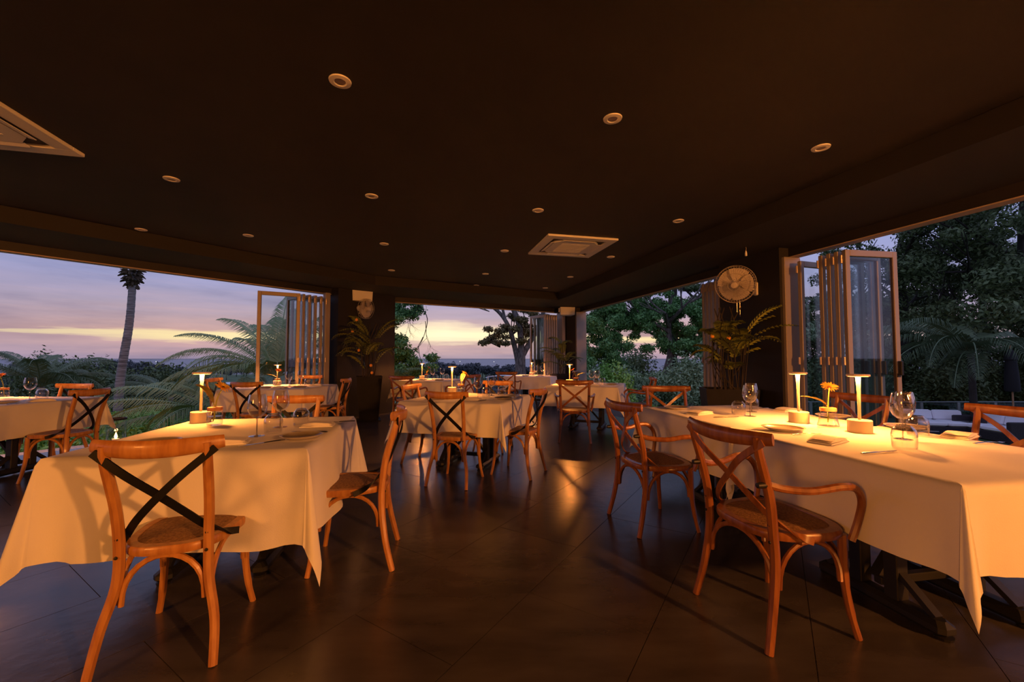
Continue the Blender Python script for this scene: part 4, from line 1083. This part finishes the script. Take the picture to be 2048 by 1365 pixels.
def marquee(x, y, z, w, label):
    r = thing('white_marquee', label, 'tent', (x, y, z), 0, 'white marquee roofs in the valley')
    pts = []; vs = []; fs = []
    for i in range(13):
        u = i / 12 * 2 - 1
        for j in (-1, 1): vs.append(V(u * w / 2, j * w * .22, 2.6 + .8 * (1 - u * u)))
    for i in range(12): fs.append((2 * i, 2 * i + 2, 2 * i + 3, 2 * i + 1))
    MB().add(vs, fs).build('roof_sheet', 'tent_white', r)
    for sx in (-1, 0, 1):
        for sy in (-1, 1): MB().sweep([(sx * w * .46, sy * w * .21, 0), (sx * w * .46, sy * w * .21, 2.75)], .08, 6).build('pole', 'tent_white', r)
marquee(at(178, 95), 95, -9.6, 9, 'white arched marquee roof left of the tall palm trunk')
marquee(at(1010, 150), 150, -8.2, 14, 'white arched marquee roof right of the leaning tree at the back')
marquee(at(450, 90), 90, -7.4, 9, 'white arched marquee roof behind the left fronds')

# tall bare palm trunk
r = thing('palm_tree', 'tall slender palm trunk with a brown tuft reaching the left beam', 'tree', (-13.3, 14, -1.15))
pth = cr([(.05, 0, -.2), (.10, 0, 1.1), (.18, 0, 2.3), (.28, 0, 2.9), (.27, 0, 3.6), (.06, 0, 4.6), (-.02, 0, 5.1)], 12)
pth = cr([(0, 0, -.3), (.03, 0, 1.4), (.13, 0, 2.4), (.24, 0, 3.2), (.30, 0, 3.9), (.33, 0, 4.9), (.32, 0, 5.5)], 14)
sz = [(.128 - .034 * i / len(pth)) * (1 + .05 * ((i % 3) == 0)) for i in range(len(pth))]
pass
MB().sweep(pth, sz, 14).build('trunk', 'palm_bark', r)
m = MB(); g = random.Random(4)
for k in range(150):
    a = g.uniform(0, 6.28); z = g.uniform(4.75, 5.9); w = .27 * math.sin(min(1, (z - 4.65) / .9) * 2.2) + .04; b_ = V(.32 + .5 * w * math.cos(a), .5 * w * math.sin(a), z)
    e = b_ + V(math.cos(a) * w * .7, math.sin(a) * w * .7, g.uniform(-.16, .16)); m.sweep([b_, (b_ + e) / 2 + V(0, 0, .02), e], [.035, .03, .008], 4)
tf = m.build('dead_frond_tuft', 'tuft', r); tf['kind'] = 'stuff'

# ------------------------------------------------------------------ broad palms
def palm(loc, label, specs, mt, trunk_h=1.2, tr=.12, ll=.58, lw=.022, nl=72, bk='palm_bark'):
    r = thing('palm_tree', label, 'palm', loc, 0, 'leafy palms outside')
    MB().sweep([(0, 0, -1.2), (.03, 0, 0), (0, 0, trunk_h)], [tr * 1.2, tr, tr * .8], 12).build('trunk', bk, r)
    for i, (azd, L, el, dr) in enumerate(specs):
        m = MB(); st = MB(); frond(m, (0, 0, trunk_h), R(azd), L, R(el), R(dr), nl, ll, lw, .75, .15, st, i + 7, .08)
        s_ = st.build('frond_rib', mt, r); f_ = m.build('frond', mt, s_, smooth=False); f_['kind'] = 'stuff'
# palm seen through the half-open leaf: crown just below eye level
palm((-6.2, 10.9, -.3), 'large feathery palm behind the half-open left door', [(180, 3.0, 38, 95), (200, 3.0, 24, 75), (150, 2.9, 55, 85), (225, 2.7, 30, 100), (120, 2.8, 66, 55), (90, 2.7, 74, 40), (60, 2.6, 66, 60), (30, 2.5, 55, 75), (0, 2.3, 45, 90), (-30, 2.3, 42, 100), (-60, 2.1, 40, 100), (250, 2.4, 34, 105), (285, 2.2, 36, 105), (165, 2.8, 68, 70), (190, 2.8, 50, 60), (75, 2.6, 80, 45), (110, 3.0, 74, 40), (135, 3.0, 60, 65), (45, 2.6, 72, 50), (15, 2.5, 60, 75), (172, 3.0, 30, 85), (208, 2.8, 44, 85), (0, 2.4, 28, 80), (95, 2.8, 62, 60)], 'palm_frond', 1.0)
palm((-6.6, 9.6, -1.5), 'low palm with long fronds arching over the shrubs behind the left lamp', [(185, 3.4, 38, 75), (205, 3.3, 30, 70), (165, 3.2, 42, 80), (225, 2.6, 34, 90), (140, 2.6, 50, 85), (100, 2.4, 55, 85), (20, 2.2, 42, 90), (320, 2.0, 35, 95), (260, 2.0, 38, 95), (193, 2.6, 14, 50)], 'palm_frond', 1.3)
palm((-16.5, 14.5, -1.7), 'bushy palm at the far left edge beyond the far left table', [(a, 2.6, 30 + (a * 7) % 40, 80) for a in range(0, 360, 26)], 'palm_dark', 1.9)
palm((-13.6, 16.5, -2.2), 'smaller palm left of the tall trunk', [(a, 2.3, 25 + (a * 5) % 40, 85) for a in range(10, 370, 30)], 'palm_dark', 1.9)
palm((-3.9, 12.6, -1.0), 'palm with fine fronds just right of the left pillar', [(a, 1.9, 35 + (a * 3) % 35, 75) for a in range(0, 360, 24)], 'palm_frond', 1.0, ll=.4)
palm((15.0, 13.5, -1.0), 'dark palm with drooping fronds right of the large folded doors', [(170, 3.6, 32, 80), (190, 3.6, 22, 75), (205, 3.4, 34, 100), (150, 3.4, 44, 80), (225, 3.2, 26, 100), (130, 3.0, 50, 90), (250, 3.0, 30, 95), (100, 3.0, 55, 80), (60, 2.8, 50, 80), (20, 2.8, 40, 80), (330, 2.8, 30, 90), (290, 2.8, 30, 90), (180, 3.3, 55, 100), (215, 3.2, 6, 60)], 'palm_dark', 2.4, .10, .8, .032, 72, 'bark_dark')

# ------------------------------------------------------------------ leafy trees
def branch(m, p, d, L, r0, depth, g, tips, spread=.7, k=2):
    p = Vector(p); d = Vector(d).normalized(); pts = [p]; n = 4
    for i in range(n):
        d = (d + V(g.uniform(-.13, .13), g.uniform(-.13, .13), g.uniform(-.05, .12))).normalized(); pts.append(pts[-1] + d * (L / n))
    m.sweep(pts, [r0 * (1 - .45 * i / n) for i in range(n + 1)], 7 if depth > 1 else 5, cap=False)
    if depth == 0: tips.append(pts[-1]); return
    for i in range(k + (g.random() < .5)):
        dd = (d + V(g.uniform(-spread, spread), g.uniform(-spread, spread), g.uniform(-.25, .5))).normalized(); branch(m, pts[-1] if i else pts[-2], dd, L * .72, r0 * .52, depth - 1, g, tips, spread, k)
# round dark green tree in the right opening
r = thing('broadleaf_tree', 'round dense green tree filling the opening left of the right fan', 'tree', (7.15, 20, -1.05))
m = MB(); g = random.Random(9); tips = []
m.sweep(cr([(0, 0, -.3), (.05, 0, .9), (.35, 0, 1.7), (.55, 0, 2.6), (.5, .1, 3.6), (.62, .1, 5.4)], 5), [.26 - .007 * i for i in range(26)], 10)
for k in range(9):
    a = k * .7; branch(m, (.5, .05, 2.3 + .25 * k), (math.cos(a), math.sin(a), .5), 1.5, .10, 2, g, tips)
m.build('trunk', 'bark', r)
bl = []
for k in range(150):
    a = g.uniform(0, 6.28); q = g.random() ** .5; x = -.35 + 3.2 * q * math.cos(a); z = 4.05 + 1.55 * q * math.sin(a) * 1.0
    if z < 3.7 and abs(x + .7) < 2.0 and g.random() < .72: continue
    bl.append((x, g.uniform(-1.0, 1.0), z, g.uniform(.24, .42), g.uniform(.3, .45), g.uniform(.2, .36)))
for k in range(44): bl.append((g.uniform(-3.7, -1.6), g.uniform(-1, 1), g.uniform(1.9, 5.1), g.uniform(.2, .4), .4, g.uniform(.2, .36)))
for k in range(20): bl.append((g.uniform(1.2, 3.0), g.uniform(-1, 1), g.uniform(2.0, 3.4), .35, .4, .22))
cloud('foliage', 'leaf_tree', bl, 60000, .075, 5, r)
# second crown of the tall tree reaching from the upper right of the same opening
r = thing('umbrella_tree', 'dark branch of a taller tree reaching in above the round green tree', 'tree', (11.6, 22, -1.1))
m = MB(); tips = []
m.sweep(cr([(0, 0, -.3), (-.1, 0, 2.5), (-.5, 0, 5.0), (-.6, 0, 7.5)], 5), [.24 - .006 * i for i in range(16)], 9)
m.sweep(cr([(-.4, 0, 4.1), (-1.4, 0, 5.1), (-2.3, -.2, 5.9), (-3.0, -.2, 6.6)], 4), [.10, .09, .09, .08, .08, .07, .07, .06, .06, .05, .05, .04, .04], 7)
m.sweep(cr([(-2.9, 0, 1.0), (-2.95, 0, 4.0), (-2.8, 0, 7.5)], 4), .14, 7)
m.build('trunk', 'bark_dark', r)
bl = [(-1.4, 0, 5.5, .9, .7, .22), (-.6, 0, 5.85, .9, .6, .25), (-1.9, 0, 6.1, .8, .7, .2), (-2.9, 0, 7.2, 1.2, .8, .5), (-.2, 0, 4.6, .7, .5, .3), (0, 0, 7.4, 1.6, 1, .6), (.5, 0, 5.3, .8, .6, .3)]
cloud('foliage', 'leaf_dark', bl, 9000, .09, 6, r)
# leaning tree with forked bare branches in the back opening
r = thing('forked_tree', 'grey forked tree with bare curving branches in the back opening', 'tree', (.42, 20, -1.2))
m = MB(); S = lambda pts, a, b, k=5: m.sweep(cr(pts, k), [.64 * (a + (b - a) * i / (k * (len(pts) - 1))) for i in range(k * (len(pts) - 1) + 1)], 10)
S([(0, 0, -1.5), (.0, 0, 1.2), (-.02, 0, 2.0), (0, 0, 2.7)], .50, .36)
S([(-.12, 0, 2.2), (-.32, 0, 3.1), (-.60, 0, 4.0), (-1.15, 0, 4.75), (-2.1, 0, 5.3), (-3.3, .1, 5.75), (-4.3, .2, 6.1)], .22, .05)
S([(0, 0, 2.5), (.02, 0, 3.3), (-.12, 0, 4.2), (-.5, 0, 5.2), (-.8, .1, 6.3), (-.9, .1, 7.5)], .27, .14)
S([(.12, 0, 2.6), (.5, 0, 3.3), (.95, 0, 4.1), (1.15, 0, 4.9), (1.35, .1, 5.9), (1.5, .1, 7.2)], .22, .12)
S([(-.75, 0, 4.3), (-.95, 0, 5.1), (-1.25, 0, 6.2)], .12, .07)
m.build('trunk', 'bark', r)
g = random.Random(31); tm = MB(); bl = []
for (x, z, w, h, n_) in ((-1.25, 3.55, .55, .5, 9), (-.5, 4.1, .8, .45, 8), (.55, 4.35, .75, .55, 9), (.45, 3.5, .5, .35, 5), (-3.4, 5.45, .8, .25, 6), (-2.7, 5.35, .5, .25, 4), (-1.9, 5.0, .3, .2, 2), (1.0, 5.5, .6, .5, 4), (-1.0, 6.6, 1.6, .5, 8), (1.4, 6.8, 1.4, .6, 8)):
    for k in range(n_):
        bx, bz = x + g.uniform(-w, w), z + g.uniform(-h, h); bl.append((bx, g.uniform(-.4, .4), bz, .30, .30, .15)); tm.sweep([(bx, 0, bz - .05), ((bx + x) / 2, 0, z - h * .7), (x * .8, 0, z - h - .1)], .015, 4)
cloud('foliage', 'leaf_bronze', bl, 11000, .075, 33, r)
tm.build('twigs', 'bark_dark', r)['kind'] = 'stuff'
# tree right of the left pillar
r = thing('overhanging_tree', 'tree with fine dark twigs hanging beside the left pillar', 'tree', (-5.0, 13.2, -1.1))
m = MB(); m.sweep(cr([(0, 0, -.3), (.1, 0, 1.6), (0, 0, 3.2), (.2, 0, 4.6)], 5), [.14 - .004 * i for i in range(16)], 8)
m.sweep(cr([(.1, 0, 3.3), (.9, 0, 4.1), (1.7, 0, 4.2), (2.25, 0, 3.7), (2.2, 0, 3.1), (1.95, 0, 2.55)], 5), [.026 - .0008 * i for i in range(26)], 6)
g = random.Random(5); tips = []
for q_ in ((1.5, 0, 4.15), (2.0, 0, 4.0), (2.22, 0, 3.5), (2.15, 0, 3.0), (2.0, 0, 2.7)):
    branch(m, q_, (g.uniform(-.6, .4), 0, -1), .55, .012, 3, g, tips, .8)
m.sweep(cr([(.1, 0, 1.8), (.7, 0, 2.3), (1.3, 0, 2.5), (1.9, 0, 2.6)], 5), [.016] * 16, 5)
m.sweep(cr([(.1, 0, 1.2), (.8, 0, 1.9), (1.6, 0, 2.0), (2.2, 0, 2.1)], 5), [.016] * 16, 5)
m.build('trunk', 'bark_dark', r); g = random.Random(12); bl = []
for (x, z, w, h, n_) in ((1.15, 3.85, .65, .45, 20), (.8, 3.4, .45, .3, 8), (2.1, 4.0, .3, .25, 3), (1.45, 2.75, .22, .25, 5), (1.4, 2.1, .5, .35, 12), (2.25, 2.2, .3, .2, 2), (.7, 2.7, .35, .4, 4)):
    for k in range(n_): bl.append((x + g.uniform(-w, w), g.uniform(-.4, .4), z + g.uniform(-h, h), .24, .24, .16))
cloud('foliage', 'leaf_tree', bl, 26000, .05, 13, r, jag=.8)
# dark trees of the right side
def bush_tree(loc, label, blobs_box, n, mt, nb=40, size=.1, seed=0, name='dense_tree', bs=(.5, .9), gap=None, tr=.22):
    g = random.Random(seed); r = thing(name, label, 'tree', loc, 0, None); x0, x1, y0, y1, z0, z1 = blobs_box; m = MB(); tips = []
    m.sweep(cr([(0, 0, -.5), (.1, 0, z0 + .5), (0, .1, (z0 + z1) / 2), (.1, 0, z1 * .85)], 4), [tr * (1 - .05 * i) for i in range(13)], 8)
    for k in range(7): a = k * .9; branch(m, (.05, 0, max(.3, z0 + (z1 - z0) * k / 9)), (math.cos(a), math.sin(a) * .5, .35), (x1 - x0) * .26, tr * .4, 2, g, tips)
    m.build('trunk', 'bark_dark', r)
    cx, cz = (x0 + x1) / 2, (z0 + z1) / 2; bl = []
    for k in range(nb):
        a = g.uniform(0, 6.28); q = g.random() ** .5; x = cx + (x1 - x0) / 2 * q * math.cos(a); z = cz + (z1 - z0) / 2 * q * math.sin(a)
        if gap and gap(x, z): continue
        s = g.uniform(*bs); bl.append((x, g.uniform(y0, y1), z, s, s, s * .66))
    cloud('foliage', mt, bl, n, size, seed, r); return r
bush_tree((19.5, 15.5, -1), 'tall dark spreading tree at the right edge above the parasol', (-4.6, 4, -2, 2, 2.0, 10.5), 42000, 'leaf_dark', 95, .085, 41, bs=(.45, .9))
bush_tree((16.6, 17.5, -1), 'airy dark tree right of the large folded doors, thin branches against sky', (-3.2, 3.2, -1.5, 1.5, 3.6, 8.6), 15000, 'leaf_dark', 46, .075, 42, bs=(.35, .65))
bush_tree((15.0, 19.5, -1), 'bushy dark tree low behind the railing', (-3.0, 4, -1.5, 1.5, 0.2, 5.2), 26000, 'leaf_dark', 60, .10, 43)
bush_tree((23, 20, -1), 'wide dark tree behind the folded parasol', (-5, 5, -1.5, 1.5, 0, 9.0), 36000, 'leaf_dark', 80, .11, 44)
bush_tree((11.2, 19.0, -1), 'green tree seen through the gap in the large folded doors', (-2.2, 2.2, -1, 1, .0, 4.6), 18000, 'leaf_grey', 44, .085, 45)
bush_tree((13.2, 22.0, -1), 'grey-green tree seen through the glass of the large folded doors', (-2.4, 2.6, -1, 1, .0, 5.4), 18000, 'leaf_grey', 44, .09, 46)
# hedges and shrubs
def shrub(x, y, z, rx, ry, rz_, n, mt, label, group, seed, size=.06):
    g = random.Random(seed); bl = [(g.uniform(-rx, rx) * .75, g.uniform(-ry, ry) * .75, g.uniform(.2, .75) * rz_, rx * .38, ry * .38, rz_ * .32) for _ in range(16)]
    o = cloud('shrub', mt, bl, n, size, seed, None, (x, y, z)); tag(o, label, 'shrub', group); return o
g = random.Random(77)
for k, (x, y) in enumerate([(-9.6, 9.2), (-8.2, 8.3), (-7.3, 9.6), (-6.6, 8.1), (-9.4, 11.4), (-7.4, 11.8), (-5.6, 9.3), (-11.4, 10.6), (-6.9, 6.9), (-8.3, 6.6), (-10.2, 7.6), (-12, 13), (-5.6, 11.4)]):
    shrub(x, y, -1.25, 1.35, 1.1, .95, 4200, 'leaf_shrub', 'bright green shrub in the bed below the left kerb, between tables and palm trunk', 'shrubs below the left kerb', 200 + k, .055)
for k, (x, y) in enumerate([(-3.2, 11.6), (-1.8, 12.6), (-3.9, 14.4), (-.6, 13.6), (-2.2, 15.2), (-.2, 15.8), (1.0, 16.4)]):
    shrub(x, y, -1.2, 1.2, 1.0, 1.0, 3200, 'leaf_shrub', 'green shrub outside the back opening behind the back tables', 'shrubs outside the back opening', 230 + k, .055)
for k, (x, y) in enumerate([(3.6, 12.8), (4.8, 12.0), (5.2, 13.6), (6.2, 12.0), (5.0, 10.2), (6.4, 10.4), (4.6, 8.8), (5.8, 8.6), (7.6, 12.8)]):
    shrub(x, y, -1.15, 1.1, 1.0, .85, 3600, 'leaf_shrub', 'low green shrub outside the right opening beyond the armchairs', 'low shrubs outside the right opening', 260 + k, .05)
for k, (x, y, s) in enumerate([(4.6, 17.5, 1.5), (6.2, 18.0, 1.5), (8.0, 18.3, 1.5), (9.6, 18.0, 1.6), (4.2, 20.5, 1.7), (6.0, 22.5, 1.7), (9.0, 22.5, 1.8), (11, 21, 1.8)]):
    shrub(x, y, -1.2, 1.7, 1.1, 1.5 * s * (1.0, .82, 1.18, .9, 1.0, 1.3, .8, 1.25)[k], 7000, 'leaf_grey', 'hazy grey-green bush behind the round green tree trunk', 'grey-green bushes right of the corner pillar', 290 + k, .07)
for k in range(11):
    shrub(12.2 + 1.5 * k, 16.6 + (k % 3) * .5, -1.2, 1.6, 1.0, 2.3 + (k * 7 % 5) * .25, 7000, 'leaf_dark', 'dark hedge bush behind the glass railing', 'dark hedge behind the railing', 360 + k, .075)
for k, (x, y, h) in enumerate([(-19.5, 18, 3.1), (-17.5, 17, 2.6), (-22, 20, 3.4), (-15.2, 18.5, 2.2), (-18.5, 21, 2.8), (-12.4, 19, 1.5), (-10.2, 16.5, 1.5), (-13.5, 16, 1.6)]):
    shrub(x, y, -1.9, 1.9, 1.3, h, 7000, 'leaf_dark', 'dark green bush beyond the far left table', 'dark bushes beyond the far left table', 380 + k, .085)
shrub(3.75, 15.5, -1.1, .8, .8, 2.2, 3500, 'leaf_shrub', 'lit yellow-green bush just right of the corner pillar', None, 350, .07)

# ------------------------------------------------------------------ pool deck, sofas, railing, parasol
DK = -1.15
tag(MB().box(8.6, 30, 4.0, 15.4, DK - .2, DK).build('pool_deck', 'deck_stone', smooth=False), 'grey stone pool deck outside the right opening', 'deck', kind='structure')
def sofa(loc, rz, w, label):
    r = thing('outdoor_sofa', label, 'sofa', loc, R(rz), 'outdoor sofas on the deck'); h = w / 2
    MB().rbox(-h, h, -.42, .42, .04, .30, .02).build('wicker_base', 'wicker', r)
    for s in (-1, 1): a = s * (h - .06); MB().rbox(min(a, a + s * .12), max(a, a + s * .12), -.44, .44, .03, .62, .02).build('armrest', 'wicker', r)
    MB().rbox(-h, h, .34, .44, .28, .66, .02).build('back_frame', 'wicker', r)
    n = 2
    for k in range(n):
        x0 = -h + .08 + k * (w - .16) / n; x1 = x0 + (w - .16) / n - .015
        MB().rbox(x0, x1, -.42, .26, .30, .44, .04).build('seat_cushion', 'cushion', r)
        MB().rbox(x0, x1, -.08, .08, 0, .32, .04, Matrix.Translation((0, .26, .42)) @ Matrix.Rotation(R(-14), 4, 'X')).build('back_cushion', 'cushion', r)
    for x in (-h + .08, h - .08):
        for y in (-.36, .36): MB().box(x - .03, x + .03, y - .03, y + .03, 0, .05).build('leg', 'wicker', r)
    return r
sofa((13.25, 12.9, DK), -14, 1.7, 'white-cushioned dark wicker sofa on the deck, left one')
sofa((13.95, 12.0, DK), -94, 1.5, 'white-cushioned dark wicker sofa set at a right angle to the left one')
sofa((17.0, 13.4, DK), 172, 2.2, 'wicker sofa with white cushion top at the right picture edge')
r = thing('glass_railing', 'low glass railing with metal top rail behind the outdoor sofas', 'railing', (0, 14.6, DK))
MB().sweep([(9.2, 0, .83), (26, 0, .83)], .022, 8).build('top_rail', 'deck_post', r)
for k in range(14):
    x = 9.2 + k * 1.3; MB().rbox(x - .05, x + .05, -.03, .03, 0, .81, .006).build('post', 'deck_post', r, smooth=False)
    MB().box(x + .07, x + 1.23, -.006, .006, .06, .79).build('glass_panel', 'rail_glass', r, smooth=False)
for x in (16.55, 11.9): MB().rbox(x - .04, x + .04, -.09, -.05, .46, .66, .01).build('green_lamp', 'green_light', r)
r = thing('folded_parasol', 'closed black parasol on a wooden pole at the right edge', 'parasol', (15.1, 12.5, DK))
MB().sweep([(0, 0, 0), (0, 0, 2.75)], .022, 10).build('pole', 'pole_wood', r)
MB().lathe([(.14, 1.36), (.17, 1.42), (.15, 1.9), (.12, 2.3), (.15, 2.32), (.13, 2.47), (.05, 2.62), (.02, 2.66)], 14).build('canopy', 'parasol_cloth', r)
MB().lathe([(.02, 2.66), (.03, 2.73), (.001, 2.78)], 10).build('finial', 'pole_wood', r)
MB().lathe([(.001, 0), (.26, 0), (.26, .05), (.05, .09), (.001, .09)], 18).build('base_weight', 'wicker', r)
r = thing('round_side_table', 'small round side table outside behind the flower vase', 'side table', (6.6, 8.5, DK))
MB().lathe([(.001, .50), (.25, .50), (.25, .53), (.001, .53)], 24).build('table_top', 'white_side_table', r); MB().sweep([(0, 0, .02), (0, 0, .5)], .03, 8).build('pedestal', 'white_side_table', r); MB().lathe([(.001, 0), (.15, 0), (.15, .02), (.001, .02)], 16).build('foot', 'white_side_table', r)
tag(MB().box(5.6, 8.6, 7.6, 9.4, DK - .2, DK).build('deck_step', 'deck_stone', smooth=False), 'stone step outside the right opening', 'deck', kind='structure')
bpy.context.view_layer.update()
print('objects', len(bpy.data.objects), 'tris', sum(len(p.vertices) - 2 for me in bpy.data.meshes for p in me.polygons))
